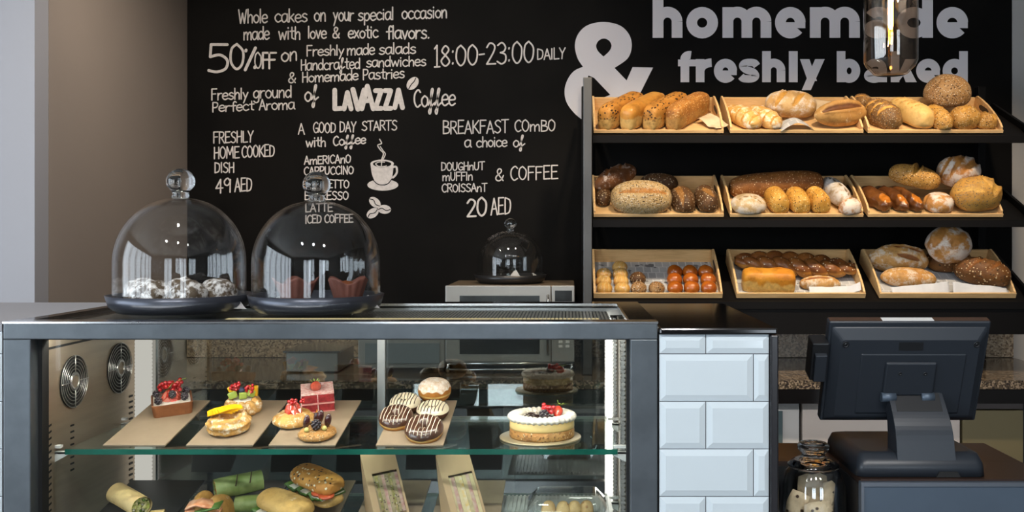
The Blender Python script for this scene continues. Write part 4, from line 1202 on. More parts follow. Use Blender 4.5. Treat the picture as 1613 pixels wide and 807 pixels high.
# --- middle shelf, right crate
for px, v, sd, ln, w_, lab in ((1377,.13,33,.19,.076,'dark glazed roll at the left end of the middle right crate'),(1403,.13,34,.21,.058,'dark glazed roll in the middle of three dark rolls'),(1425,.13,35,.21,.056,'dark glazed roll beside the white floured roll')):
    put('glazed_roll', loaf(ln,w_,.064, band=None, scores=[(-ln*.32,0,0,ln*.28,w_*.7,.001)], seed=sd, na=.10, ns=34), b_choc, onc(1,2,px,v,0,108), lab, 'bread', 'dark glazed rolls')
put('seeded_twin_roll', loaf(.205,.088,.078, scores=[(.0,.004,70,.07,.028,.012)], seed=36, na=.03), b_wheat, onc(1,2,1437,.205,.066,-20,18,8), 'sesame and poppy roll bridging the dark rolls on the middle shelf', 'bread')
put('banded_boule', loaf(.172,.122,.112, ex=2.1, scores=[(-.055,0,60,.10,.016,.004),(-.012,0,58,.12,.024,.005),(.042,0,48,.11,.034,.005)], seed=37), b_flourb, onc(1,2,1505,.232,.072,-8,30), 'white floured boule with brown slashes on the middle shelf', 'bread')
put('floured_roll', loaf(.112,.11,.072, ex=2.2, scores=[(-.045,.01,60,.05,.014,.003),(.04,-.012,25,.05,.014,.003)], seed=38), b_flourb, onc(1,2,1476,.075,0,0), 'low white floured roll at the front of the middle right crate', 'bread')
put('poppy_loaf', loaf(.195,.14,.118, ex=2.3, scores=[(-.045,-.03,-22,.10,.022,.004),(.02,.0,-70,.11,.020,.006),(.065,.0,60,.12,.034,.006)], seed=39), b_poppyg, onc(1,2,1532,.10,.018,4,20), 'large golden poppy seed loaf at the right end of the middle shelf', 'bread')
# --- bottom shelf, left crate: rows of small rolls on newspaper
M_, W_ = CR[(2,0)]
def lay_news(r, c, lab, v0=.012, v1=CD-.004):
    M_, W_ = CR[(r,c)]
    g = MB()
    g.grid(lambda i, j: Vector((.011 + i*(W_-.022), v0+j*(v1-v0), .0066)), 2, 2, smooth=False)
    o = g.build('newspaper_sheet', m_news, None, M=M_); s = o.modifiers.new('Solidify','SOLIDIFY'); s.thickness = .0005; s.offset = 1
    tag(o, lab, 'paper')
lay_news(2, 0, 'printed newspaper sheet lining the crate of small rolls')
def ridgeroll(seed):
    return loaf(.062,.060,.040, ex=2.1, scores=[(-.014,0,78,.05,.005,.002),(.002,0,84,.055,.005,.002),(.016,0,96,.05,.005,.002)], seed=seed, nu=30, nv=24, na=.03, ns=40)
k = 0
col = ['front', 'second', 'third', 'fourth']
for cx_, vs_, nm in (((952,951,951), (.036,.092,.148), 'left'), ((980,978,977,976), (.036,.092,.148,.206), 'second')):
    for i, v in enumerate(vs_):
        put('small_roll', ridgeroll(40+k), b_croll, onc(2,0,cx_[i],v,.001,random.uniform(-15,15)), 'small pale ridged roll, %s from the front in the %s column of the roll crate' % (('nearest','second','third','farthest')[i], nm), 'bread roll', 'small pale rolls in the roll crate'); k += 1
for px, v, lab in ((1006,.036,'small sesame roll at the front, left of the other two sesame rolls'),(1004.5,.112,'small dark poppy and sesame roll behind a front sesame roll'),(1034,.036,'small sesame roll at the front with newspaper showing behind')):
    put('seeded_bun', loaf(.064,.062,.042, ex=2, seed=50+k, nu=28, nv=24), b_boule if v < .05 else b_darkrye, onc(2,0,px,v,.001,random.uniform(0,90)), lab, 'bread roll', 'small seeded buns in the roll crate'); k += 1
bunm = None
for ci, cx_ in enumerate(((1063,1062,1062.5),(1089,1087.5,1086.5),(1116,1115,1111))):
    for ri, v in enumerate((.036,.100,.164)):
        M2 = onc(2,0,cx_[ri],v,.001,random.uniform(0,90))
        lab = 'shiny brown bun, %s row and %s column of the bun block' % (('front','middle','back')[ri], ('left','middle','right')[ci])
        if bunm is None:
            bunm = put('glazed_bun', loaf(.063,.063,.046, ex=2, seed=70, nu=30, nv=26, na=.008), b_bun, M2, lab, 'bun', 'shiny brown buns')
        else:
            o = bunm.copy(); COL.objects.link(o); o.matrix_basis = M2; o['label'] = lab
# --- bottom shelf, centre crate
lay_news(2, 1, 'printed newspaper sheet lining the crate of braided bread')
def braid(Ln, W, H, n=5):
    g = MB()
    for s in range(3):
        path = []; rad = []
        for i in range(90):
            t = i/89
            env = min(1, math.sin(PI*min(1, max(0, t*.94+.03)))**.55 + .05)
            ph = 2*PI*(t*n/2 + s/3)
            path.append(Vector(((t-.5)*Ln, W*.33*math.sin(ph)*env, H*.5 + H*.16*math.sin(2*ph)*env)))
            rad.append(H*.40*(.30+.70*env))
        b0 = len(g.v)
        g.tube(path, rad, 14)
        for i in range(90):
            for kk in range(14):
                q = g.v[b0+i*14+kk]; g.mask[b0+i*14+kk] = max(0, min(1, (H*.66-q.z)/(H*.28)))
    for p in g.v: p.z = max(0, p.z)
    return g
put('braided_loaf', braid(.47,.115,.072), b_braid, onc(2,1,1250,.185,.006,-9), 'long glossy braided loaf strewn with coarse grains', 'bread')
put('tin_loaf', panloaf(.205,.088,.088, seed=61, na=.035), b_amber, onc(2,1,1209,.052,0,-3,-6), 'small amber tin loaf with pale torn side in front of the braid', 'bread')
put('rustic_loaf', loaf(.16,.06,.05, scores=[(0,.0,5,.13,.02,.004)], seed=62), b_rustic, onc(2,1,1291,.066,0,-4), 'thin floury brown loaf below the braid on the right', 'bread')
sheet('paper_sheet', onc(2,1,1314,.024,.0,1), .20, .026, m_paperw, 'white paper sheet sticking out at the front right of the braid crate', .01, 9, lift=lambda i,j: .020*j+.05*max(0,i-.8)*2)
sheet('paper_sheet', onc(2,1,1195,.018,.004,0), .16, .018, m_paperw, 'strip of white paper under the amber tin loaf', .006, 10)
# --- bottom shelf, right crate
lay_news(2, 2, 'printed newspaper sheet lining the lower right crate')
put('rustic_loaf', loaf(.235,.108,.098, scores=[(.01,.026,-8,.19,.026,.007),(.03,-.025,-6,.09,.024,.006)], seed=63, point=1.2), b_rustic, onc(2,2,1412,.218,.018,-8,22), 'floury rustic loaf with a long dark slit at the back of the lower right crate', 'bread')
put('rustic_loaf', loaf(.22,.088,.066, seed=64, na=.04, point=1.3), bread('crust_rustic_pale', (.52,.26,.085), (.62,.38,.16), crumb=(.6,.35,.1), flour=.8, fscale=30, fcol=(.66,.53,.40)), onc(2,2,1429,.102,0,-6), 'low blistered loaf in front of the slit rustic loaf', 'bread')
put('round_boule', loaf(.185,.16,.125, ex=2, scores=[(-.055,.01,50,.09,.04,.003),(.035,.045,-25,.12,.034,.005),(.01,-.025,28,.10,.045,.003)], seed=65), b_flourb, onc(2,2,1487,.215,.082,10,24), 'round floured boule sitting highest in the lower right crate', 'bread')
b_malt = bread('crust_malt_seed', (.14,.06,.022), (.22,.10,.035), crumb=(.25,.10,.03), seeds=[(.66,.48,.26),(.07,.04,.02)], sscale=105, sdens=.62)
put('seeded_loaf', loaf(.185,.105,.090, scores=[(.05,.02,50,.10,.03,.004)], seed=66), b_malt, onc(2,2,1492,.222,.0,-4), 'dark malted loaf crusted in seeds below the round boule', 'bread')
put('seeded_loaf', loaf(.215,.108,.094, scores=[(-.03,.0,55,.10,.022,.006),(.04,.0,55,.09,.022,.006)], seed=67), b_malt, onc(2,2,1545,.116,.014,-28,18), 'dark malted loaf with bare slashes at the right end of the lower right crate', 'bread')
sheet('newspaper_sheet', onc(2,2,1449,.026,.0,2), .225, .030, m_paperw, 'folded white newspaper sheet at the front left of the lower right crate', .01, 11, lift=lambda i,j: .036*j*(.45+.55*i))
sheet('newspaper_sheet', onc(2,2,1543,.026,.0,-2), .215, .030, m_paperw, 'folded white newspaper sheet at the front right of the lower right crate', .01, 12, lift=lambda i,j: .036*j*(.35+.65*(1-i)))
# ------------------------------------------------------------------ glass cake covers
m_dome = thin_glass('dome_glass', (.975,.98,.98), 1.5, .72, bump=.035, bscale=9)
m_knob = solid_glass('knob_glass', (.97,.98,.98))
m_plate = mat('slate_metal_plate', (.06,.066,.085), .30, .6, bump=.08, bscale=400, dist=.001)
def cover(x, y, z, r, h, kr, lab, labp, plate_r, plate_h, pm):
    t = thing('cake_stand_plate', labp, 'plate', (x, y, z))
    pb = plate_r*.84
    MB().lathe([(0,0),(pb,0),(plate_r*.95,plate_h*.35),(plate_r,plate_h),(plate_r-.005,plate_h),(plate_r*.93,plate_h*.5),(pb*.98,.008),(0,.008)], 72).build('dish', pm, t)
    c = thing('glass_cover', lab, 'glass cover', (x, y, z+.0088))
    g = MB(); prof = []
    n = 26; zs = h*.40
    prof.append((r*1.0, 0)); prof.append((r*1.012, .004)); prof.append((r, .010))
    for k in range(5): prof.append((r, .012+(zs-.012)*(k+1)/5))
    for k in range(1, n+1):
        a = PI/2*k/n
        prof.append((r*max(math.cos(a), 0)**.92, zs + (h-zs)*math.sin(a)))
    inner = [(max(p[0]-.0028,0), p[1]-(.0028 if p[1] > zs else 0)) for p in prof]
    g.lathe(prof, 96); g.lathe(inner[::-1], 96)
    g.build('dome', m_dome, c)
    g = MB(); hz = h + .001
    pr = [(0,hz-.002),(kr*.66,hz-.001),(kr*.56,hz+kr*.18),(kr*.60,hz+kr*.38),(kr*.76,hz+kr*.62)]
    for k in range(17):
        a = R(-24) + (PI/2+R(24))*k/16
        pr.append((max(kr*math.cos(a),0), hz + kr*1.16 + kr*.95*math.sin(a)))
    g.lathe(pr, 40); g.build('knob', m_knob, c)
    return t, c
DY = 2.28
d1 = XW(284.5, DY); d2 = XW(497.5, DY)
cover(d1, DY, ZT, .1495, .262, .0325, 'large clear glass dome over powdered cookies on the case', 'round dark metal plate under the powdered cookies', .1655, .040, m_plate)
cover(d2+.002, DY, ZT, .1495, .255, .0325, 'large clear glass dome over muffins on the case', 'round dark metal plate under the muffins', .159, .040, m_plate)
MZT = MZ1 + .0004
DY3 = 3.92
m_platek = mat('black_plate', (.012,.012,.013), .35)
cover(XW(804,DY3), DY3, MZT, .137, .205, .024, 'small clear glass dome standing on the microwave', 'round black plate on the microwave', .149, .034, m_platek)
m_napk = mat('grey_paper_napkin', (.50,.49,.48), .8, var=.1, vscale=40)
# powdered crinkle cookies
m_crk = bread('crinkle_cookie', (.10,.075,.06), (.14,.11,.09), flour=1.0, fscale=55, fcol=(.74,.72,.70), bump=.5, pscale=40)
def onplate(dx, px, dy, h, yaw=0, pitch=0):
    yy = DY + dy
    return T((XW(px, yy), yy, ZT+.0085+h)) @ rot('Z', yaw) @ rot('X', pitch)
for px, dy, h, y, s, lab in ((241,-.036,.001,10,.093,'powdered crinkle cookie at the front left under the glass dome'),(297,-.052,.001,40,.091,'powdered crinkle cookie at the front centre under the glass dome'),(345,.004,.003,70,.090,'powdered crinkle cookie at the right, leaning up under the glass dome'),
     (224,.056,.001,120,.084,'powdered crinkle cookie at the left back under the glass dome'),(287,.055,.001,160,.090,'powdered crinkle cookie at the back under the glass dome')):
    g = loaf(s, s, .066, ex=2, na=.09, ns=45, seed=int(px), nu=40, nv=32)
    put('crinkle_cookie', g, m_crk, onplate(d1, px, dy, h, y, 0), lab, 'cookie', 'powdered cookies under the left dome')
def fold(M_, w_, h_, m, lab):
    g = MB()
    g.grid(lambda i, j: Vector(((i-.5)*w_*(1-j), .012*math.sin(3*i)+j*.03, .0005+j*h_)), 8, 8)
    o = g.build('paper_napkin', m, None, M=M_); s = o.modifiers.new('Solidify','SOLIDIFY'); s.thickness = .0006
    return tag(o, lab, 'napkin')
fold(onplate(d1, 222, -.108, .0), .045, .020, m_napk, 'grey paper corner left of the powdered cookies')
fold(onplate(d1, 367, -.06, .0), .06, .022, m_napk, 'grey paper corner right of the powdered cookies')
# muffins in tulip papers
m_muf = bread('muffin_top', (.20,.06,.025), (.27,.085,.03), bump=.5, rough=.6, pscale=50)
m_tulip = mat('brown_tulip_paper', (.17,.055,.035), .7, var=.25, vscale=40)
def muffin(M_, lab, first=None):
    t = thing('muffin', lab, 'muffin', M=M_, group='muffins under the middle dome')
    g = MB()
    def fn(i, j):
        a = 2*PI*j; r = .026 + .016*i**.8
        up = .052*i + (.016*i**3)*(math.cos(4*a)*.5+.5)
        r2 = r*(1+.035*math.cos(16*a)*i) + .012*i**3*(math.cos(4*a)*.5+.5)
        return Vector((r2*math.cos(a), r2*math.sin(a), .001+up))
    g.grid(fn, 14, 96, wrapv=True); g.lathe([(0,.001),(.026,.001)], 24)
    o = g.build('tulip_paper', m_tulip, t); s = o.modifiers.new('Solidify','SOLIDIFY'); s.thickness = .0006
    g = MB()
    g.grid(lambda i, j: (lambda a, rr: Vector((rr*math.cos(2*PI*j), rr*math.sin(2*PI*j), .030+.028*math.sin(a) + .004*fbm((rr*math.cos(2*PI*j), rr*math.sin(2*PI*j),0),60,3))))(i*PI/2, .034*math.cos(i*PI/2)), 14, 36, wrapv=True)
    g.build('cake', m_muf, t)
muffin(onplate(d2, 466, -.01, .004, 20), 'brown muffin in tulip paper at the left under the middle dome')
muffin(onplate(d2, 548, .0, .004, 60), 'brown muffin in tulip paper at the right under the middle dome')
for px, dy, w_, h_, lab in ((432,-.055,.075,.026,'grey paper left of the left muffin'),(505,-.085,.12,.018,'grey paper sheet in front of both muffins'),(575,-.035,.07,.028,'white folded paper right of the right muffin')):
    fold(onplate(d2, px, dy, .0), w_, h_, m_napk, lab)
g = MB()
wedge = [(-.035,-.02,.0005),(.035,-.02,.0005),(.03,.025,.0005),(-.03,.025,.0005)]
g.add(wedge + [(-.004,0,.042),(.006,.004,.045)], [(3,2,1,0),(0,1,5,4),(1,2,5),(2,3,4,5),(3,0,4)])
put('paper_cone', g, m_napk, T((XW(811,DY3-.05), DY3-.05, MZT+.0085)), 'folded white paper standing under the small dome', 'napkin')
fold(T((XW(848,DY3-.02), DY3-.02, MZT+.0088)) @ rot('Z',40), .05, .03, m_napk, 'white paper scrap at the right under the small dome')

# ------------------------------------------------------------------ display cards and pastries on the upper glass shelf
m_card = mat('taupe_card', (.30,.225,.15), .6, var=.08, vscale=60)
m_carde = mat('card_edge', (.42,.38,.33), .6)
CT = 11.0
CARDL = .272
CARD = {}
def card(key, px0, px1, Yf, z, lab, zlift=0):
    M_ = T((XW(px0,Yf), Yf, z+.0006)) @ rot('X', CT)
    W = XW(px1,Yf)-XW(px0,Yf)
    t = thing('display_card', lab, 'display board', M=M_, group='taupe display boards in the case')
    MB().box(0, W, 0, CARDL, .0, .004).build('board', m_card, t, bevel=.0006)
    s = MB(); hgt = math.sin(R(CT))*CARDL
    # a folded prop under the rear edge
    s.prism([(W*.2,CARDL-.05,-.0005),(W*.2,CARDL-.006,-.0005),(W*.2,CARDL-.006-hgt*math.tan(R(CT))*0+.0,-(math.tan(R(CT))*(CARDL-.006))*.93)], (W*.6,0,0))
    s.build('prop', m_carde, t)
    CARD[key] = M_
card('a', 162, 260, 2.105, ZS, 'taupe display board under the square berry tart')
card('b', 293, 398, 2.105, ZS, 'taupe display board under the two fruit rings')
card('c', 423, 528, 2.105, ZS, 'taupe display board under the red layer cake')
card('d', 592, 698, 2.105, ZS, 'taupe display board under the doughnuts')
EYEV = Vector((0,0,EYE))
def ray(px, py): return Vector(((px-VX)/F, 1, -(py-VY)/F))
def onplane(o, n, px, py):
    d = ray(px, py); t = (o-EYEV).dot(n)/d.dot(n)
    return EYEV + d*t
def oncard(key, px, py, h=0, yaw=0, pitch=0, roll=0):
    M_ = CARD[key]; n = (M_.to_3x3() @ Vector((0,0,1)))
    o = M_ @ Vector((0,0,.0042+h))
    p = onplane(o, n, px, py)
    return T(p) @ rot('X', CT) @ rot('Z', yaw) @ rot('X', pitch) @ rot('Y', roll)
def onlevel(z, px, py, yaw=0):
    return T(onplane(Vector((0,0,z)), Vector((0,0,1)), px, py)) @ rot('Z', yaw)
m_straw = mat('strawberry_red', (.52,.018,.012), .2, var=.5, vscale=90, col2=(.66,.10,.05), coat=.6)
m_strawp = mat('strawberry_flesh', (.62,.10,.055), .25, var=.4, vscale=60, coat=.6)
m_curr = mat('redcurrant', (.42,.008,.010), .12, coat=.8)
m_blackb = mat('blackberry', (.016,.008,.014), .22, coat=.6)
m_blue = mat('blueberry', (.025,.03,.07), .4)
m_stem = mat('green_stem', (.22,.30,.06), .5)
m_cream = mat('white_cream', (.78,.72,.62), .5, bump=.15, bscale=60)
m_kiwi = mat('kiwi_green', (.32,.42,.08), .3, coat=.4)
m_mango = mat('mango_yellow', (.80,.44,.012), .25, var=.2, vscale=50, coat=.5)
m_tart = bread('tart_shell', (.22,.085,.045), (.28,.115,.06), bump=.2, pscale=40)
m_puff = bread('puff_pastry', (.52,.28,.085), (.66,.42,.17), flour=.7, fscale=70, fcol=(.78,.68,.52), bump=.5, pscale=50)
def blackberry(g, c, r, mi=0):
    rr = random.Random(int(c[0]*1e4+c[1]*1e5))
    g.ball(c, r*.78, 10, mi)
    for k in range(26):
        z = 1-2*(k+.5)/26; q = math.sqrt(1-z*z); a = k*2.399
        g.ball((c[0]+r*.74*q*math.cos(a), c[1]+r*.74*q*math.sin(a), c[2]+r*.85*z), r*.30, 6, mi)
def berries(lst, name, m, parent, fn):
    for i, a in enumerate(lst):
        g = MB(); fn(g, *a); g.build(name, m, parent)
def strawb(g, c, r, ax=0, tilt=0):
    """whole strawberry, tip along local +x rotated by ax (about z) and tilt"""
    M_ = T(c) @ rot('Z', ax) @ rot('Y', tilt)
    q = MB()
    q.lathe([(0,-r*.9),(r*.55,-r*.8),(r*.82,-r*.35),(r*.78,.1*r),(r*.5,r*.75),(r*.2,r*1.15),(0,r*1.25)], 14)
    g.join(q, M_ @ rot('Y', 90))
def sslice(g, c, r, yaw, tilt):
    """a strawberry slice: flat heart-shaped wedge"""
    M_ = T(c) @ rot('Z', yaw) @ rot('X', tilt)
    pts = [M_ @ Vector((r*.75*math.sin(t)*(1-.35*(math.cos(t) < 0)*-math.cos(t)), 0, r*math.cos(t))) for t in [2*PI*k/14 for k in range(14)]]
    g.prism(pts, M_.to_3x3() @ Vector((0, r*.35, 0)), smooth=False)
# square berry tart
tt = thing('berry_tart', 'square tart shell heaped with strawberries, blackberries and redcurrants', 'tart', M=oncard('a', 272, 646, .0, 24))
g = MB()
def rsq(s, r, z, n=6):
    pts = []
    for cx, cy, a0 in ((s-r,s-r,0),(-s+r,s-r,90),(-s+r,-s+r,180),(s-r,-s+r,270)):
        for k in range(n+1):
            a = R(a0+90*k/n); pts.append(Vector((cx+r*math.cos(a), cy+r*math.sin(a), z)))
    return pts
def loft(g, loops, mat_=0, cap0=True, cap1=True, smooth=True):
    n = len(loops[0]); b = g.add([p for l in loops for p in l], [], mat_)
    for i in range(len(loops)-1):
        for k in range(n):
            k2 = (k+1) % n
            g.f.append((b+i*n+k, b+i*n+k2, b+(i+1)*n+k2, b+(i+1)*n+k)); g.m.append(mat_); g.sm.append(smooth)
    if cap0: g.f.append(tuple(b+k for k in reversed(range(n)))); g.m.append(mat_); g.sm.append(False)
    if cap1: g.f.append(tuple(b+(len(loops)-1)*n+k for k in range(n))); g.m.append(mat_); g.sm.append(False)
loft(g, [rsq(.043,.010,.0), rsq(.046,.010,.028), rsq(.046,.010,.030), rsq(.042,.008,.030), rsq(.041,.008,.024)], smooth=False)
g.build('tart_shell', m_tart, tt, bevel=.0008)
g = MB(); loft(g, [rsq(.0412,.008,.0245), rsq(.0408,.008,.029)]); g.build('cream_filling', m_cream, tt)
for i in range(9):
    g = MB(); a = i*40; sslice(g, (.018*math.cos(R(a)), .018*math.sin(R(a)), .038), .015, a+90, -35); g.build('strawberry_slice', m_straw if i % 2 else m_strawp, tt)
berries([((-.030,-.030,.038),.0095),((.028,-.028,.040),.0095),((.002,-.022,.047),.0095),((.034,.022,.038),.0090),((-.034,.022,.038),.0085)], 'blackberry', m_blackb, tt, blackberry)
rr = random.Random(3)
for i in range(26):
    g = MB(); g.ball((rr.uniform(-.026,.026), rr.uniform(-.012,.028), .050+rr.uniform(0,.016)), .0056, 12); g.build('redcurrant', m_curr, tt)
g = MB(); g.tube([(-.012,-.006,.052),(.004,.0,.066),(.022,.008,.070),(.036,.012,.072)], .0009, 6); g.build('currant_stem', m_stem, tt)
# puff ring with mango
def puffring(r, h, seed):
    g = MB()
    def fn(i, j):
        a = 2*PI*i; b = 2*PI*j
        lay = .0016*math.sin(b*7)
        rr_ = r*.30 + lay
        x = (r*.66 + rr_*math.cos(b)*1.1); z = h*.5 + (h*.5+lay)*math.sin(b)
        n = fbm((x*math.cos(a), x*math.sin(a), z), 55, seed)*.0035
        x += n; z += n
        return Vector((x*math.cos(a), x*math.sin(a), max(z,0)))
    g.grid(fn, 64, 40, wrapv=True)
    g.lathe([(0,h*.5),(r*.5,h*.5)], 30)
    return g
pr_ = thing('mango_puff', 'sugared puff pastry ring topped with yellow mango slices', 'pastry', M=oncard('b', 361, 679, 0, 10))
puffring(.049, .037, 4).build('puff_ring', m_puff, pr_)
for i in range(5):
    g = MB()
    x = -.024 + i*.010
    pts = smooth_path([(-.030,.0),(-.015,.006),(.0,.008),(.014,.005),(.026,-.002)], 4)
    M_ = T((x*.6-.002, .004, .040+.002*i)) @ rot('Z', 12+i*4) @ rot('X', 26-i*3)
    g.prism([M_ @ Vector((p[0]*.95, p[1]+.012, 0)) for p in pts] + [M_ @ Vector((p[0]*.95, -.004+p[1]*.6, 0)) for p in reversed(pts)], M_.to_3x3() @ Vector((0,0,.0025)))
    g.build('mango_slice', m_mango, pr_)
# nutty fruit pastry
np_ = thing('fruit_pastry', 'nut-crusted choux ring filled with kiwi, mango and berries', 'pastry', M=oncard('b', 384, 649, 0, 0))
g = MB(); rr = random.Random(9)
for k in range(9):
    a = 2*PI*k/9
    g.join(loaf(.032,.030,.036, ex=2, na=.08, ns=60, seed=k, nu=18, nv=16), T((.029*math.cos(a), .029*math.sin(a), 0)) @ rot('Z', k*40))
g.build('choux_ring', m_puff, np_)
g = MB(); g.lathe([(0,.036),(.02,.034),(.030,.026)], 24); g.build('cream', m_cream, np_)
for i, (x, y, r_) in enumerate(((-.018,-.012,.010),(.006,-.016,.009),(.02,-.002,.009))):
    g = MB(); g.box(-r_, r_, -r_*.5, r_*.5, -.004, .012); g.xf(T((x,y,.043)) @ rot('Z', 30*i) @ rot('Y', 24*i-20)); g.build('kiwi_chunk', m_kiwi, np_, bevel=.002)
for i, (x, y) in enumerate(((-.024,.008),(.026,.012),(.0,.02))):
    g = MB(); g.box(-.006, .006, -.005, .005, 0, .026); g.xf(T((x,y,.036)) @ rot('Y', -20+25*i)); g.build('mango_chunk', m_mango, np_, bevel=.002)
for x, y, z in ((-.016,.0,.062),(.020,.0,.056)):
    g = MB(); rr = random.Random(int(x*1e4))
    for k in range(16): g.ball((x+rr.uniform(-.010,.010), y+rr.uniform(-.008,.008), z+rr.uniform(-.006,.010)), .0042, 8)
    g.build('raspberry_cluster', m_curr, np_)
g = MB(); g.ball((.002,-.008,.058), .007, 14); g.build('blueberry', m_blue, np_)
# red layer cake
m_velvet = mat('red_sponge', (.34,.018,.022), .7, var=.35, vscale=120, bump=.3, bscale=160, col2=(.20,.010,.012))
m_pinkf = mat('pink_frosting', (.62,.26,.24), .5)
m_frost = mat('speckled_frosting', (.74,.58,.53), .6, var=.5, vscale=140, col2=(.55,.20,.18))
rv = thing('red_layer_cake', 'square red sponge layer cake with a strawberry on top', 'cake', M=oncard('c', 501, 641, 0, 16))
S_ = .0385
for z0, z1 in ((.0,.020),(.024,.044)):
    g = MB(); g.box(-S_, S_, -S_, S_, z0, z1); g.build('sponge_layer', m_velvet, rv, bevel=.0015)
g = MB(); g.box(-S_-.0008, S_+.0008, -S_-.0008, S_+.0008, .0202, .0238); g.box(-S_-.0006,S_+.0006,-S_-.0006,S_+.0006,-.0+.0005,.003); g.build('pink_cream', m_pinkf, rv)
g = MB(); g.box(-S_, S_, -S_, S_, .0442, .0485)
for x in (-.0385,.0,): g.box(x-.001, x+.001, -S_-.001, -S_, .0, .0442)
g.build('frosting', m_frost, rv, bevel=.001)
g = MB(); strawb(g, (-.004,-.014,.058), .0165, 250, -24); g.build('strawberry', m_strawp, rv)
g = MB()
for k in range(7):
    a = 2*PI*k/7; g.add([(-.004+.001*math.cos(a), 0+.001*math.sin(a),.062),(-.004+.010*math.cos(a-.2),.0+.010*math.sin(a-.2),.067),(-.004+.013*math.cos(a),.0+.013*math.sin(a),.070),(-.004+.010*math.cos(a+.2),.0+.010*math.sin(a+.2),.067)], [(0,1,2,3)])
g.build('strawberry_leaves', m_stem, rv)
# strawberry pastry and date pastry
def pbase(r, h, seed): return loaf(r*2, r*2, h, ex=2, na=.12, ns=60, seed=seed, nu=36, nv=28)
sp_ = thing('strawberry_pastry', 'flaky pastry topped with sliced strawberries left of the red cake', 'pastry', M=oncard('c', 463, 667, 0, 0))
pbase(.047,.030,5).build('pastry_base', m_puff, sp_)
for i in range(8):
    g = MB(); a = i*45; sslice(g, (.013*math.cos(R(a)), .013*math.sin(R(a)), .037), .018, a+90, -28); g.build('strawberry_slice', m_straw if i % 3 else m_strawp, sp_)
for i in range(9):
    g = MB(); g.ball((.016*math.cos(i*2.4)+.008, .012*math.sin(i*2.4), .052+.002*(i % 3)), .0045, 10); g.build('redcurrant', m_curr, sp_)
dp_ = thing('date_pastry', 'round crusty pastry with dates and a blackberry at the front of its board', 'pastry', M=oncard('c', 500, 688, 0, 0))
pbase(.042,.022,6).build('pastry_base', bread('oat_pastry', (.42,.22,.085), (.52,.30,.13), crumb=(.5,.3,.1), seeds=[(.62,.42,.22)], sscale=170, sdens=.6, bump=.5), dp_)
m_date = mat('glazed_date', (.055,.012,.012), .15, var=.4, vscale=60, coat=.8)
for x, y, z, ya in ((-.024,.004,.034,70),(.004,.018,.040,95),(.024,.006,.036,110),(-.006,.024,.036,80)):
    g = MB(); g.ball((0,0,0), .0125, 16, sc=(.62,.62,1.35)); g.xf(T((x,y,z)) @ rot('Y', 12) @ rot('Z', ya)); g.build('date', m_date, dp_)
g = MB(); blackberry(g, (.002,-.012,.033), .012); g.build('blackberry', m_blackb, dp_)
g = MB(); g.ball((-.018,-.020,.024), .006, 10); g.ball((.020,-.012,.025), .006, 10); g.build('cream_dot', mat('pistachio_cream', (.52,.46,.14), .5), dp_)
g = MB(); g.prism([Vector((x,.02,z)) for x, z in ((-.012,.036),(.002,.034),(-.004,.056))], (0,.004,0)); g.build('orange_slice', mat('orange_fruit', (.72,.25,.02), .3), dp_)
# doughnuts
m_dough = bread('doughnut_dough', (.46,.185,.04), (.54,.25,.065), crumb=(.76,.55,.26), rough=.45)
m_chocg = mat('chocolate_glaze', (.075,.030,.016), .28, var=.25, vscale=30, coat=.4)
m_vang = mat('white_icing', (.74,.65,.47), .35)
m_darkd = mat('dark_drizzle', (.03,.012,.008), .3)
m_whited = mat('pale_drizzle', (.72,.60,.46), .4)
m_darkdough = bread('dark_doughnut', (.05,.018,.01), (.08,.03,.016), crumb=(.09,.035,.02))
def doughnut(key, px, py, r, h, glaze, driz, dough, lab, hl=0, pitch=0, roll=0):
    t = thing('doughnut', lab, 'doughnut', M=oncard(key, px, py, hl, 0, pitch, roll))
    rh = r*.14; R0 = (r+rh)/2; rt = (r-rh)/2
    g = MB()
    def fn(i, j):
        a = 2*PI*i; b = 2*PI*j
        z = h/2 + h/2*math.sin(b); x = R0 + rt*math.cos(b)
        mk = max(0, 1-abs(math.sin(b)+.05)/.22) if math.cos(b) > 0 else 0
        return Vector((x*math.cos(a), x*math.sin(a), z)), mk
    g.grid(fn, 56, 32, wrapv=True); g.build('dough_ring', dough, t)
    g = MB()
    def fg(i, j):
        a = 2*PI*i; lo = .02 + .05*math.sin(5*a+1) + .03*math.sin(9*a)
        b = .10 + lo + (PI-.2)*j
        rr_ = rt*1.035; hh = h/2*1.05
        return Vector(((R0+rr_*math.cos(b))*math.cos(a), (R0+rr_*math.cos(b))*math.sin(a), h/2 + hh*math.sin(b)))
    g.grid(lambda i, j: fg(i, j), 56, 18); g.build('icing', glaze, t)
    g = MB()
    for k in range(8):
        o = -.8 + 1.6*k/7
        pts = []
        for q in range(25):
            s = -1 + 2*q/24
            x = r*(o*.95 + .12*s); y = r*s*.97
            d = math.hypot(x, y)
            if d > r*.985: continue
            if d < rh*1.1:
                z = h*.55
            else:
                z = h/2 + h/2*1.06*math.sqrt(max(0, 1-((d-R0)/(rt*1.05))**2))
            pts.append((x, y, z+.0006))
        if len(pts) > 3: g.tube(pts, .0009, 5)
    g.build('drizzle', driz, t)
    return t
doughnut('d', 625, 669, .040, .036, m_chocg, m_whited, m_dough, 'chocolate iced doughnut with pale drizzle, farther left on its board', pitch=14)
doughnut('d', 669, 687, .0435, .036, m_chocg, m_whited, m_dough, 'chocolate iced doughnut with pale drizzle at the front right', pitch=16)
doughnut('d', 639, 646, .037, .034, m_vang, m_darkd, m_darkdough, 'white iced doughnut with dark stripes behind the left chocolate one', hl=.002, pitch=5)
doughnut('d', 682, 657, .038, .032, m_vang, m_darkd, m_darkdough, 'white iced doughnut with dark stripes below the sugared one', hl=.004, pitch=2)
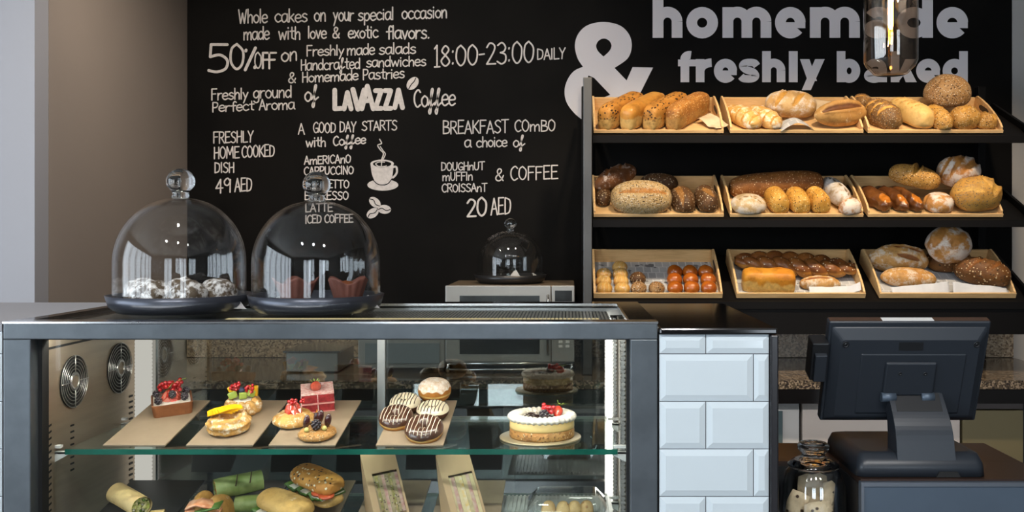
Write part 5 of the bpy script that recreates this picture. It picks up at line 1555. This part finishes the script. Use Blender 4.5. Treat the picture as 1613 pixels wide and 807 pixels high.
bo = thing('sugared_doughnut', 'round filled doughnut dusted with white sugar', 'doughnut', M=oncard('d', 685, 631, .006, 0, 3))
g = MB()
def fb(i, j):
    t = PI*(1-i) - PI/2; a = 2*PI*j
    r_ = .0405*max(0, math.cos(t))**.62; z = .027 + .027*math.sin(t)
    mk = max(0, 1-abs(math.sin(t)+.15)/.16)
    return Vector((r_*math.cos(a), r_*math.sin(a), z)), mk
g.grid(fb, 36, 44, wrapv=True); g.build('dough', m_dough, bo)
g = MB()
def fs(i, j):
    t = PI/2 - i*(PI/2-.30+.10*math.sin(5*2*PI*j)+.08*math.sin(11*2*PI*j)); a = 2*PI*j
    r_ = .0411*max(0, math.cos(t))**.62; z = .027 + .0277*math.sin(t)
    return Vector((r_*math.cos(a), r_*math.sin(a), z))
g.grid(fs, 20, 60, wrapv=True); g.build('sugar_dusting', mat('icing_sugar', (.82,.76,.70), .9, var=.3, vscale=120, col2=(.62,.42,.26)), bo)
# cheesecake on a gold board
cbM = onlevel(ZS+.0004, 851, 689.5)
cb = thing('cake_board', 'round gold cake board under the cheesecake', 'cake board', M=cbM)
MB().lathe([(0,0),(.093,0),(.094,.001),(.094,.003),(.093,.004),(0,.004)], 64).build('board', mat('gold_board', (.44,.36,.22), .35, .5), cb)
cc = thing('cheesecake', 'whole round cheesecake with cream rim, berries and chocolate shavings', 'cake', M=cbM @ T((.004,0,.0042)))
r_ = .0755
MB().lathe([(0,0),(r_*.98,0),(r_,.003),(r_*.985,.020),(0,.020)], 64).build('crumb_base', bread('biscuit_crumb', (.40,.20,.07), (.52,.33,.15), seeds=[(.70,.50,.28),(.25,.12,.05)], sscale=160, sdens=.7, bump=.5), cc)
MB().lathe([(0,.0203),(r_*.975,.0203),(r_*.99,.024),(r_*.985,.037),(r_*.95,.0415),(0,.0415)], 64).build('custard_layer', mat('custard', (.78,.56,.22), .4, sub=.1), cc)
g = MB()
g.grid(lambda i, j: (lambda a, b: Vector(((r_*.86+.014*math.cos(b)*(1+.10*math.sin(34*a)))*math.cos(a), (r_*.86+.014*math.cos(b)*(1+.10*math.sin(34*a)))*math.sin(a), .0455+.0085*math.sin(b)*(1+.18*math.sin(34*a)))))(2*PI*i, 2*PI*j), 170, 18, wrapv=True)
g.lathe([(0,.0425),(r_*.86,.0425)], 40); g.build('cream_rim', m_cream, cc)
g = MB(); rr = random.Random(5)
for k in range(70):
    a = rr.uniform(0, 2*PI); q = rr.uniform(0,.045)
    M_ = T((q*math.cos(a)-.012, q*math.sin(a)*.8, .045+rr.uniform(0,.004))) @ rot('Z', rr.uniform(0,180)) @ rot('X', rr.uniform(-40,40))
    h = MB(); h.box(-.006,.006,-.0012,.0012,-.0006,.0006); g.join(h, M_)
g.build('chocolate_shavings', m_darkd, cc)
g = MB(); strawb(g, (.036,-.004,.056), .0155, 265, 30); g.build('strawberry', m_straw, cc)
g = MB()
for k in range(6):
    a = 2*PI*k/6; c_ = Vector((.044,.008,.068)); g.add([c_, c_+Vector((.008*math.cos(a-.3),.008*math.sin(a-.3),.004)), c_+Vector((.016*math.cos(a),.012*math.sin(a),.005)), c_+Vector((.008*math.cos(a+.3),.008*math.sin(a+.3),.004))], [(0,1,2,3)])
g.tube([(.042,.006,.066),(.037,.004,.076),(.036,.002,.082)], .0008, 6); g.build('strawberry_leaves', m_stem, cc)
g = MB(); blackberry(g, (.006,-.030,.053), .0125); g.build('blackberry', m_blackb, cc)
rr = random.Random(12)
for k in range(13):
    g = MB(); g.ball((.016+rr.uniform(-.014,.014), -.010+rr.uniform(-.014,.010), .062+rr.uniform(-.006,.010)), .0056, 12); g.build('redcurrant', m_curr, cc)

# ------------------------------------------------------------------ lower glass shelf: wraps, sandwiches, boxed sandwiches
m_slate = mat('black_board', (.02,.022,.025), .35)
def lowcard(key, px0, px1, lab, m=None):
    Yf = 2.105; M_ = T((XW(px0,Yf), Yf, ZS2+.0006)) @ rot('X', CT)
    W = XW(px1,Yf)-XW(px0,Yf)
    t = thing('display_card', lab, 'display board', M=M_, group='display boards on the lower shelf')
    MB().box(0, W, 0, CARDL, .0, .004).build('board', m or m_card, t, bevel=.0006)
    s = MB(); s.prism([(W*.2,CARDL-.05,-.0005),(W*.2,CARDL-.006,-.0005),(W*.2,CARDL-.006,-(math.tan(R(CT))*(CARDL-.006))*.93)], (W*.6,0,0)); s.build('prop', m_carde, t)
    CARD[key] = M_
lowcard('e', 120, 250, 'dark board under the tortilla wraps at the left of the lower shelf', m_slate)
lowcard('f', 278, 402, 'dark board under the green wraps and the salmon sandwich', m_slate)
lowcard('g', 412, 518, 'taupe board under the seeded baguette sandwich', m_card)
lowcard('h', 548, 652, 'taupe board under the left boxed sandwich')
lowcard('i', 672, 784, 'taupe board under the right boxed sandwich')
m_tort = bread('tortilla', (.66,.50,.30), (.72,.57,.36), bump=.1)
m_green = mat('spinach_tortilla', (.16,.215,.05), .5, var=.5, vscale=30, col2=(.30,.35,.13), bump=.2, bscale=50)
m_fill = bread('salad_filling', (.42,.50,.12), (.72,.68,.50), pscale=120, seeds=[(.72,.66,.50),(.16,.26,.04)], sscale=110, sdens=.7, bump=.8)
m_fillr = bread('red_salad_filling', (.46,.12,.04), (.60,.42,.14), pscale=120, seeds=[(.20,.32,.05),(.66,.20,.05)], sscale=110, sdens=.7, bump=.8)
m_grill = mat('grill_mark', (.06,.03,.015), .7)
def wrap(M_, Ln, r, m, fill, lab, marks=True, end=-1):
    t = thing('wrap', lab, 'wrap', M=M_)
    g = MB()
    def fn(i, j):
        a = 2*PI*j; x = (i-.5)*Ln
        rr_ = r*(1+.05*math.cos(a)+.03*math.sin(3*a+x*30))*(1 if i*Ln > .012 or end > 0 else .97)
        return Vector((x, rr_*math.cos(a), r*1.02 + rr_*math.sin(a)*.98))
    g.grid(fn, 24, 36, wrapv=True)
    xe = end*Ln/2
    g.build('tortilla_roll', m, t)
    g = MB(); 
    g.grid(lambda i, j: Vector((xe - end*.004 + end*.004*fbm((i*math.cos(2*PI*j), i*math.sin(2*PI*j), 0), 3.2, 4), r*.9*i*math.cos(2*PI*j), r*1.02+r*.9*i*math.sin(2*PI*j))), 10, 32, wrapv=True)
    g.build('filling', fill, t)
    g = MB(); g.lathe([(0,0),(r*.95,0)], 24); g.xf(T((-xe,0,r*1.02)) @ rot('Y',90)); g.build('end_fold', m, t)
    if marks:
        g = MB()
        for q in (-.1,.2):
            pts = [(q*Ln+.01*k/6, -math.cos(R(20+k*12))*r*1.06, r*1.02+math.sin(R(20+k*12))*r*1.06) for k in range(7)]
            g.tube(pts, .0013, 5)
        g.build('grill_mark', m_grill, t)
    return t
wrap(oncard('e', 204, 804, .045, -38), .11, .0235, m_tort, m_fill, 'cut tortilla wrap with its pale salad filling facing front, upper one of two', False, 1)
wrap(oncard('e', 212, 838, 0, 14), .13, .022, m_tort, m_fill, 'grill-marked tortilla wrap lying below the cut one', True, 1)
wrap(oncard('f', 377, 779, .043, 30), .105, .0235, m_green, m_fillr, 'green spinach wrap lying crosswise on top', True)
wrap(oncard('f', 402, 808, 0, 8), .085, .021, m_green, m_fillr, 'green spinach wrap half hidden under the upper green wrap', False, 1)
# salmon sandwich: seeded bun halves with filling facing front
m_salm = mat('smoked_salmon', (.66,.22,.09), .35, var=.35, vscale=60, col2=(.74,.42,.26), coat=.3)
m_leaf = mat('salad_leaf', (.10,.20,.035), .5, var=.5, vscale=60)
ss = thing('salmon_sandwich', 'round sandwich stuffed with salmon, cream and dark leaves', 'sandwich', M=oncard('f', 328, 826, 0, 0))
bs = bread('sandwich_bread', (.50,.27,.09), (.60,.36,.14), crumb=(.7,.5,.25), flour=.3)
g = MB(); g.join(loaf(.078,.05,.072, ex=2.2, seed=81, nu=30, nv=26), T((-.022,.012,0)) @ rot('Z',96) @ rot('X',12)); g.build('bread_half', bs, ss)
g = MB(); g.join(loaf(.078,.05,.066, ex=2.2, seed=82, nu=30, nv=26), T((.030,.010,0)) @ rot('Z',82) @ rot('X',-10)); g.build('bread_half', bs, ss)
for k in range(7):
    g = MB()
    g.grid(lambda i, j: Vector((-.036+.075*i, -.034+.03*j+.004*math.sin(9*i+k), .012+k*.0075+.006*math.sin(5*i+k*2)+.004*j)), 12, 5)
    o = g.build('salmon_slice' if k % 2 == 0 else 'salad_leaf', m_salm if k % 2 == 0 else (m_leaf if k % 4 == 1 else m_cream), ss)
    s = o.modifiers.new('Solidify','SOLIDIFY'); s.thickness = .004
# baguette sandwich (two pieces)
bbag = bread('sesame_baguette', (.46,.21,.055), (.58,.31,.10), crumb=(.68,.52,.30), seeds=[(.76,.64,.44),(.04,.025,.02)], sscale=115, sdens=.5)
bpale = bread('ciabatta_crust', (.58,.37,.15), (.66,.46,.22), crumb=(.7,.5,.3), flour=.3)
m_tom = mat('tomato', (.56,.09,.03), .3, coat=.4)
def bag(M_, m, lab, Ln=.15):
    t = thing('baguette_sandwich', lab, 'sandwich', M=M_)
    loaf(Ln,.070,.026, ex=4, seed=83, nu=34, nv=26).build('bread_bottom', bpale, t)
    g = MB(); g.join(loaf(Ln*.99,.070,.036, ex=4, seed=84, nu=40, nv=30), T((0,.006,.030)) @ rot('X',6)); g.build('bread_top', m, t)
    g = MB(); g.grid(lambda i, j: Vector(((i-.5)*Ln*.92, -.038+.07*j, .026+.004*math.sin(22*i)+.003*math.sin(40*i+3*j))), 40, 8); o = g.build('salad_leaf', m_leaf, t); s = o.modifiers.new('Solidify','SOLIDIFY'); s.thickness = .004
    g = MB()
    for q in (.25,.42): g.join(MB().lathe([(0,0),(.018,0),(.018,.004),(0,.004)], 24), T((q*Ln,-.018,.029)))
    g.build('tomato_slice', m_tom, t)
    g = MB(); g.box(-Ln*.45, Ln*.45, -.034, .03, .0235, .0265); g.build('cheese_slice', m_cream, t)
bag(oncard('g', 498, 784, .024, -38, 0, 0), bbag, 'seeded baguette sandwich with tomato and leaves, upper one on its board')
bag(oncard('g', 448, 824, .0, -34, 0, 0), bpale, 'plain-topped baguette sandwich below the seeded one')
# boxed sandwiches
m_kraft = mat('kraft_board', (.44,.29,.155), .6, var=.06, vscale=50)
m_clear = thin_glass('clear_film', (.95,.95,.95), 1.4, .10)
m_sbread = bread('white_sandwich_bread', (.68,.60,.46), (.74,.67,.54), bump=.2)
def boxed(key, px, py, lab, fillings, yaw):
    """kraft wedge carton: upright triangular box whose sloping film window shows the sandwich layers"""
    t = thing('sandwich_box', lab, 'boxed sandwich', M=oncard(key, px, py, 0, yaw) @ rot('X', -CT))
    w_, d_, h_ = .080, .080, .135
    A = [(-w_/2, -d_, .0), (-w_/2, 0, 0), (-w_/2, 0, h_)]
    g = MB(); th = .0012
    g.prism(A, (th,0,0)); g.prism([(p[0]+w_-th, p[1], p[2]) for p in A], (th,0,0))
    g.box(-w_/2, w_/2, -th, 0, 0, h_); g.box(-w_/2, w_/2, -d_, 0, 0, th)
    g.build('carton', m_kraft, t)
    def sl(u, v, o=0):  # point on the sloping face: u across, v from bottom 0 to top 1
        nrm = Vector((0, -h_, d_)).normalized()
        return Vector((-w_/2+u*w_, -d_+v*d_, v*h_)) + nrm*o
    g = MB()
    for (u0,u1,v0,v1) in ((0,1,.66,1.0),(0,.20,.0,.66),(.93,1,.0,.66)):
        g.hexa([sl(u0,v0),sl(u1,v0),sl(u1,v1),sl(u0,v1)], [sl(u0,v0,.001),sl(u1,v0,.001),sl(u1,v1,.001),sl(u0,v1,.001)])
    g.build('carton_flap', m_kraft, t)
    g = MB(); g.hexa([sl(.19,.02,.0012),sl(.94,.02,.0012),sl(.94,.67,.0012),sl(.19,.67,.0012)], [sl(.19,.02,.0016),sl(.94,.02,.0016),sl(.94,.67,.0016),sl(.19,.67,.0016)]); g.build('film_window', m_clear, t)
    n = len(fillings)
    for k, m in enumerate(fillings):
        u0 = .16 + .78*k/n; u1 = .16 + .78*(k+1)/n - .004
        g = MB(); iv = .0015 + (.0015 if k % 2 else 0)
        vv = lambda u, v: sl(u, v, -iv) + Vector((0, .0, 0))
        a = [vv(u0,.04),vv(u1,.04),vv(u1,.63),vv(u0,.63)]
        b = [Vector((p.x, -.003, max(p.z,.002))) for p in a]
        g.hexa(a, b); g.build('bread_slice' if m is m_sbread else 'filling_layer', m, t)
m_ham = mat('ham_filling', (.50,.21,.19), .5, var=.4, vscale=90, col2=(.60,.45,.36))
m_mixf = bread('mixed_filling', (.50,.40,.26), (.30,.34,.12), pscale=130, seeds=[(.62,.5,.36),(.20,.12,.07)], sscale=160, sdens=.6)
m_egg = mat('egg_filling', (.72,.46,.10), .5, var=.4, vscale=90, col2=(.74,.66,.50))
m_gbread = bread('grain_sandwich_bread', (.42,.36,.28), (.50,.44,.34), seeds=[(.16,.12,.09)], sscale=170, sdens=.4)
boxed('h', 602, 800, 'kraft sandwich box with ham filling in brown grain bread', [m_gbread, m_mixf, m_gbread, m_ham, m_gbread, m_mixf, m_gbread, m_ham], 28)
boxed('i', 720, 803, 'kraft sandwich box with egg filling in white bread', [m_sbread, m_ham, m_sbread, m_egg, m_sbread, m_ham, m_sbread], 28)
# clear tub of cookies on a white ribbed tray
rt = thing('ribbed_tray', 'white slotted tray at the right end of the lower shelf', 'tray', M=T((XW(880,2.25), 2.25, ZS2+.0006)))
g = MB(); g.box(-.145, .13, -.12, .17, 0, .003)
for k in range(27): g.box(-.14+k*.010, -.1345+k*.010, -.115, .165, .003, .007)
g.build('slotted_plate', m_white_pl, rt)
tb = thing('cookie_tub', 'clear plastic tub of pale cookies on the white slotted tray', 'food tub', M=T((XW(893,2.22), 2.22, ZS2+.0085)))
g = MB()
def rrect(w_, d_, z): return [Vector((p.x*w_/.1, p.y*d_/.1, z)) for p in rsq(.1, .02, 0)]
loft(g, [rrect(.070,.050,.0), rrect(.090,.062,.030)], cap1=False); m_tub = thin_glass('tub_plastic', (.95,.96,.96), 1.5, 1.4)
g.build('tub', m_tub, tb)
g = MB(); loft(g, [rrect(.092,.064,.0305), rrect(.092,.064,.034), rrect(.070,.046,.060), rrect(.066,.043,.062)], cap0=False); g.build('lid', m_tub, tb)
m_cky = bread('pale_cookie', (.62,.44,.24), (.70,.52,.30), seeds=[(.42,.2,.08)], sscale=90, sdens=.25)
for k, (px, y) in enumerate(((864,2.215),(887,2.21),(905,2.215),(924,2.22))):
    put('pale_cookie', loaf(.034,.030,.040, ex=2.2, seed=90+k, nu=24, nv=20), m_cky, T((XW(px,y), y, ZS2+.0095)), 'pale cookie in the clear tub, %s from the left' % ('first','second','third','fourth')[k], 'cookie', 'cookies in the clear tub')
# ------------------------------------------------------------------ till counter, jar, till screen, pendant lamp
m_tilltop = mat('dark_brown_top', (.035,.018,.012), .3)
m_tillbox = mat('blue_grey_steel', (.085,.115,.155), .42, .35, var=.1, vscale=8)
m_pos = mat('till_plastic', (.020,.025,.033), .36, spec=.5)
m_posd = mat('till_plastic_dark', (.010,.011,.013), .4)
ZB = 1.5 - .534
NX0 = XW(1226,2.0)+.004
tcn = thing('till_counter', 'low dark counter with steel front carrying the till', 'counter', (.75, 2.25, 0))
BXL = XW(1355,2.05)
MB().box(NX0, 1.05, 2.22, 2.41, .02, ZB-.012).build('body', m_posd, tcn, world=True)
MB().box(NX0, BXL-.001, 2.05, 2.219, .02, ZB-.152).build('niche_base', m_posd, tcn, world=True)
MB().box(BXL, 1.05, 2.065, 2.219, .02, ZB-.012).build('front_carcass', m_posd, tcn, world=True)
g = MB(); g.box(NX0, 1.052, 2.2195, 2.412, ZB-.0115, ZB); g.box(BXL+.004, 1.052, 2.058, 2.219, ZB-.0115, ZB); g.build('counter_top', m_tilltop, tcn, world=True)
fp = MB().box(BXL, 1.3, 2.045, 2.064, .3, ZB-.004).build('front_panel', m_tillbox, tcn, world=True, bevel=.002)
g = MB(); g.box(BXL, 1.3, 2.042, 2.046, ZB-.012, ZB-.003); g.box(BXL, BXL+.006, 2.042, 2.046, .3, ZB-.012); g.build('panel_rim', mat('rim_grey', (.16,.18,.21), .3, .6), fp, world=True)
# jar of crackers in the niche
JX, JY = XW(1281,2.125), 2.125
JZ = ZB - .151
jar = thing('cracker_jar', 'clear lidded glass jar of crackers beside the tiled counter', 'jar', (JX, JY, JZ))
m_jar = thin_glass('jar_glass', (.97,.98,.98), 1.5, 2.2, bump=.1, bscale=10)
pr = [(0,.002),(.058,.002),(.066,.010),(.070,.03),(.0715,.08),(.070,.125),(.062,.150),(.052,.160)]
g = MB(); g.lathe(pr, 64); g.lathe([(max(p[0]-.003,0), p[1]+.002) for p in pr][::-1], 64); g.build('jar_body', m_jar, jar)
g = MB(); g.lathe([(.052,.1605),(.056,.163),(.056,.168),(.046,.176),(.034,.182),(.026,.186),(.025,.192),(.034,.200),(.035,.210),(.030,.2155),(.018,.216),(.0,.214)], 64)
g.lathe([(0,.1605),(.052,.1605)], 64); g.build('jar_lid', m_knob, jar)
m_crack = bread('cracker', (.92,.78,.66), (1.0,.88,.78), seeds=[(.10,.06,.04),(.72,.55,.35)], sscale=95, sdens=.2, bump=.4)
def cracker(px, dy, z, w_, h_, yaw, tilt, sd, lab):
    g = MB(); w_ *= 1.18; h_ *= 1.1
    rr = random.Random(sd); n = 16
    pts = []
    for k in range(n):
        a = 2*PI*k/n
        q = 1/max(abs(math.cos(a)), abs(math.sin(a)))**.75
        pts.append(Vector((w_/2*q*.92*math.cos(a)*(1+rr.uniform(-.06,.06)), 0, h_/2*q*.92*math.sin(a)*(1+rr.uniform(-.06,.06)))))
    b = g.add([Vector((0,-.002,0))] + pts + [Vector((p.x*.55, -.0025+.003*fbm(p,30,sd), p.z*.55)) for p in pts], [])
    for k in range(n):
        k2 = (k+1) % n
        g.f.append((b+1+k, b+1+k2, b+1+n+k2, b+1+n+k)); g.m.append(0); g.sm.append(True)
        g.f.append((b, b+1+n+k, b+1+n+k2)); g.m.append(0); g.sm.append(True)
    o = g.build('cracker', m_crack, None, M=T((XW(px,JY+dy), JY+dy, JZ+z)) @ rot('Z', yaw) @ rot('Y', tilt))
    s = o.modifiers.new('Solidify','SOLIDIFY'); s.thickness = .004
    tag(o, lab, 'cracker', 'crackers in the glass jar')
cracker(1279, .020, .080, .064, .122, 4, 2, 1, 'tall pale cracker at the middle back of the jar')
cracker(1255, -.012, .080, .040, .062, -28, 20, 2, 'golden cracker at the left of the jar')
cracker(1304, .012, .078, .032, .095, 22, 6, 3, 'tall cracker at the right of the jar')
cracker(1291, -.036, .055, .060, .080, -6, -10, 4, 'broad speckled cracker at the jar front')
cracker(1262, -.030, .050, .012, .085, 10, 38, 5, 'thin browned cracker seen edge-on in the jar')
cracker(1258, -.040, .024, .036, .036, -12, 10, 6, 'small cracker low at the front left of the jar')
# till
till = thing('till_terminal', 'black till terminal seen from behind on the low counter', 'till', (XW(1435,2.15), 2.2, ZB+.0003))
def tq(px, py, Y): return P(px, py, Y)
YT0, YB0 = 2.100, 2.185
nv = (P(1435,507,YT0) - P(1435,663,YB0)); 
ax = Vector((1,0,0)); up = Vector((0, YT0-YB0, ZW(507,YT0)-ZW(663,YB0))).normalized(); nb = ax.cross(up).normalized()   # nb points away from the viewer
if nb.y < 0: nb = -nb
cS = (P(1435,507,YT0) + P(1414,663,YB0))/2
HS = (P(1435,507,YT0) - P(1435,663,YB0)).length/2 
Wt = XW(1563,YT0)-XW(1306,YT0); Wb = XW(1535,YB0)-XW(1292,YB0)
cxS = (XW(1563,YT0)+XW(1306,YT0)+XW(1535,YB0)+XW(1292,YB0))/4
cS = Vector((cxS, (YT0+YB0)/2, (ZW(507,YT0)+ZW(663,YB0))/2))
HS = math.hypot(YT0-YB0, ZW(507,YT0)-ZW(663,YB0))/2
WS = (Wt+Wb)/4
def sp(u, v, d): return cS + ax*(u*WS) + up*(v*HS) + nb*d
def quad(u0, u1, v0, v1, d): return [sp(u0,v0,d), sp(u1,v0,d), sp(u1,v1,d), sp(u0,v1,d)]
scr = MB()
scr.hexa(quad(-1,1,-1,1,.0), quad(-1,1,-1,1,.026))
scr = scr.build('screen_housing', m_pos, till, world=True, bevel=.004, seg=3)
g = MB(); g.hexa(quad(-.85,.86,-.86,.70,-.016), quad(-.985,.985,-.985,.93,-.0002)); g.build('back_shell', m_pos, scr, world=True, bevel=.006, seg=3)
g = MB(); g.hexa(quad(-.97,.97,-.9,.95,.0262), quad(-.97,.97,-.9,.95,.027)); g.build('touch_screen', m_fridge, scr, world=True)
g = MB(); g.hexa(quad(-.34,.30,.985,1.006,.004), quad(-.34,.30,.985,1.006,.02)); g.build('top_label', m_white_pl, scr, world=True)
g = MB(); g.hexa(quad(-.99,-.34,.994,1.004,.004), quad(-.99,-.34,.994,1.004,.022)); g.hexa(quad(.30,.99,.994,1.004,.004), quad(.30,.99,.994,1.004,.022)); g.build('top_trim', mat('warm_trim', (.075,.040,.025), .25), scr, world=True)
g = MB(); g.hexa(quad(-.58,.70,-.74,.42,-.0185), quad(-.60,.72,-.78,.44,-.0162)); g.build('service_cover', m_pos, scr, world=True, bevel=.002)
g = MB(); g.hexa(quad(-.14,.16,.50,.66,-.0166), quad(-.14,.16,.50,.66,-.0162)); g.build('rating_plate', m_posd, scr, world=True)
for u, v in ((-.80,.62),(.82,.62)):
    g = MB(); c = sp(u, v, -.0165)
    M_ = Matrix((( ax.x, up.x, -nb.x, c.x),(ax.y, up.y, -nb.y, c.y),(ax.z, up.z, -nb.z, c.z),(0,0,0,1)))
    h = MB(); h.lathe([(.0072,0),(.0072,.001),(.0055,.0012),(.005,.0003),(.0028,.0003),(.0026,.0012),(0,.0012)], 28); g.join(h, M_); g.build('screw_cap', m_posd, scr, world=True)
# mount plate with two screws, hinge knuckles
g = MB(); g.hexa(quad(-.28,.34,-.36,.28,-.026), quad(-.29,.36,-.38,.30,-.0187)); br_ = g.build('mount_bracket', m_pos, till, world=True, bevel=.003)
for u in (-.10,.21):
    g = MB(); c = sp(u, .08, -.0262)
    M_ = Matrix((( ax.x, up.x, -nb.x, c.x),(ax.y, up.y, -nb.y, c.y),(ax.z, up.z, -nb.z, c.z),(0,0,0,1)))
    h = MB(); h.lathe([(.0042,0),(.0042,.001),(.0022,.0012),(.002,0),(0,0)], 20); g.join(h, M_); g.build('mount_screw', m_posd, br_, world=True)
for u0, u1 in ((-.30,-.12),(.20,.36)):
    g = MB(); a = sp(u0,-.40,-.024); b = sp(u1,-.40,-.024); g.tube([a, b], .011, 18); g.build('hinge_knuckle', m_tillbox, till, world=True)
# curved neck
g = MB()
prof = [ (sp(0,-.34,-.020).y, sp(0,-.34,-.020).z), (2.150, ZW(612,2.13)), (2.118, ZW(645,2.10)), (2.092, ZW(680,2.08)), (2.080, ZW(728,2.075)) ]
prof = smooth_path(prof, 6)
xa0, xa1 = XW(1396,2.15), XW(1478,2.15); xb0, xb1 = XW(1415,2.075), XW(1508,2.075)
lo = []
for i, (y, z) in enumerate(prof):
    t = i/(len(prof)-1)
    x0 = xa0+(xb0-xa0)*t; x1 = xa1+(xb1-xa1)*t; th = .020 + .045*t
    lo.append([Vector((x0,y,z)), Vector((x1,y,z)), Vector((x1,y+th,z+.006*(1-t))), Vector((x0,y+th,z+.006*(1-t)))])
loft(g, lo, smooth=False)
nk = g.build('neck', m_pos, till, world=True, bevel=.003)
i0 = int(len(prof)*.30); i1 = int(len(prof)*.52)
g = MB(); xm0 = xa0+.010; xm1 = xa1-.0
a = [Vector((xm0+.002, prof[i][0]-.0012, prof[i][1])) for i in (i0,i1)]; b = [Vector((xm1-.004, prof[i][0]-.0012, prof[i][1])) for i in (i0,i1)]
g.hexa([a[1],b[1],b[0],a[0]], [p+Vector((0,.0014,0)) for p in (a[1],b[1],b[0],a[0])]); g.build('cable_cover', m_posd, nk, world=True, bevel=.001)
# base
bx0, bx1 = XW(1347,2.09), XW(1550,2.09)
g = MB()
def rr4(x0, x1, y0, y1, z, r=.02, n=4):
    pts = []
    for cx, cy, a0 in ((x1-r,y1-r,0),(x0+r,y1-r,90),(x0+r,y0+r,180),(x1-r,y0+r,270)):
        for k in range(n+1):
            a = R(a0+90*k/n); pts.append(Vector((cx+r*math.cos(a), cy+r*math.sin(a), z)))
    return pts
loft(g, [rr4(bx0,bx1,2.072,2.34,ZB+.001), rr4(bx0+.003,bx1-.003,2.074,2.338,ZB+.028), rr4(bx0+.010,bx1-.008,2.09,2.33,ZB+.046), rr4(bx0+.024,bx1-.022,2.104,2.315,ZB+.050)])
bs_ = g.build('base', m_pos, till, world=True)
g = MB(); g.hexa([(XW(1475,2.07),2.0695,ZB+.001),(XW(1514,2.07),2.0695,ZB+.001),(XW(1508,2.07),2.0695,ZB+.013),(XW(1480,2.07),2.0695,ZB+.013)], [(XW(1475,2.07),2.074,ZB+.001),(XW(1514,2.07),2.074,ZB+.001),(XW(1508,2.07),2.074,ZB+.013),(XW(1480,2.07),2.074,ZB+.013)]); g.build('cable_notch', m_rubber, bs_, world=True)
# card reader on the left edge
rd = MB(); rd.hexa(quad(-1.20,-.99,-.12,.62,-.012), quad(-1.20,-.99,-.12,.62,.034)); rdo = rd.build('card_reader', m_posd, till, world=True, bevel=.003)
g = MB(); g.hexa(quad(-1.17,-1.02,-.10,.42,-.024), quad(-1.17,-1.02,-.10,.44,-.0125)); g.build('reader_cover', m_pos, rdo, world=True, bevel=.002)

# pendant lamp
PY = 2.25
PXc = XW(1403,PY); zb = ZW(118,PY)
pend = thing('pendant_lamp', 'smoky amber glass cylinder pendant with a glowing filament bulb', 'pendant lamp', (PXc, PY, zb))
m_amber = thin_glass('amber_glass', (.87,.80,.73), 1.5, 1.3, bump=.12, bscale=12, add=.015)
r_ = .0615; H_ = .30
pr = [(0,.0),(.034,.0),(.040,.003),(.046,.010),(.056,.020),(r_,.032),(r_+.0005,.12),(r_,H_-.02),(.05,H_),(.02,H_+.012)]
g = MB(); g.lathe(pr, 64); g.lathe([(max(p[0]-.003,0), p[1]+.003) for p in pr][::-1], 64); g.build('glass_shade', m_amber, pend)
g = MB(); g.lathe([(0,H_+.0125),(.028,H_+.0125),(.028,H_+.07),(.010,H_+.085),(0,H_+.085)], 32); g.build('cap', m_rubber, pend)
g = MB(); g.tube([(0,0,H_+.085),(0,0,CEIL-zb-.03)], .003, 8); g.build('cord', m_rubber, pend)
g = MB(); g.lathe([(0,CEIL-zb-.03),(.045,CEIL-zb-.028),(.05,CEIL-zb-.002),(0,CEIL-zb-.001)], 32); g.build('ceiling_rose', m_rubber, pend)
g = MB(); g.lathe([(0,H_+.012),(.016,H_+.012),(.016,H_-.03),(.013,H_-.035)], 24); g.build('socket', mat('brass', (.45,.28,.1), .3, 1), pend)
g = MB(); g.lathe([(.012,H_-.036),(.016,H_-.06),(.018,H_-.10),(.017,.105),(.010,.092),(0,.089)], 32)
bl = g.build('bulb', thin_glass('bulb_glass', (1,.9,.7), 1.45, .6), pend)
g = MB()
for dx in (-.0035, .0035): g.tube([(dx,0,H_-.05),(dx,.001,.118),(dx*.3,0,.108)], .0026, 8)
g.build('filament', emis('filament_glow', (1.0,.52,.14), 70), bl)
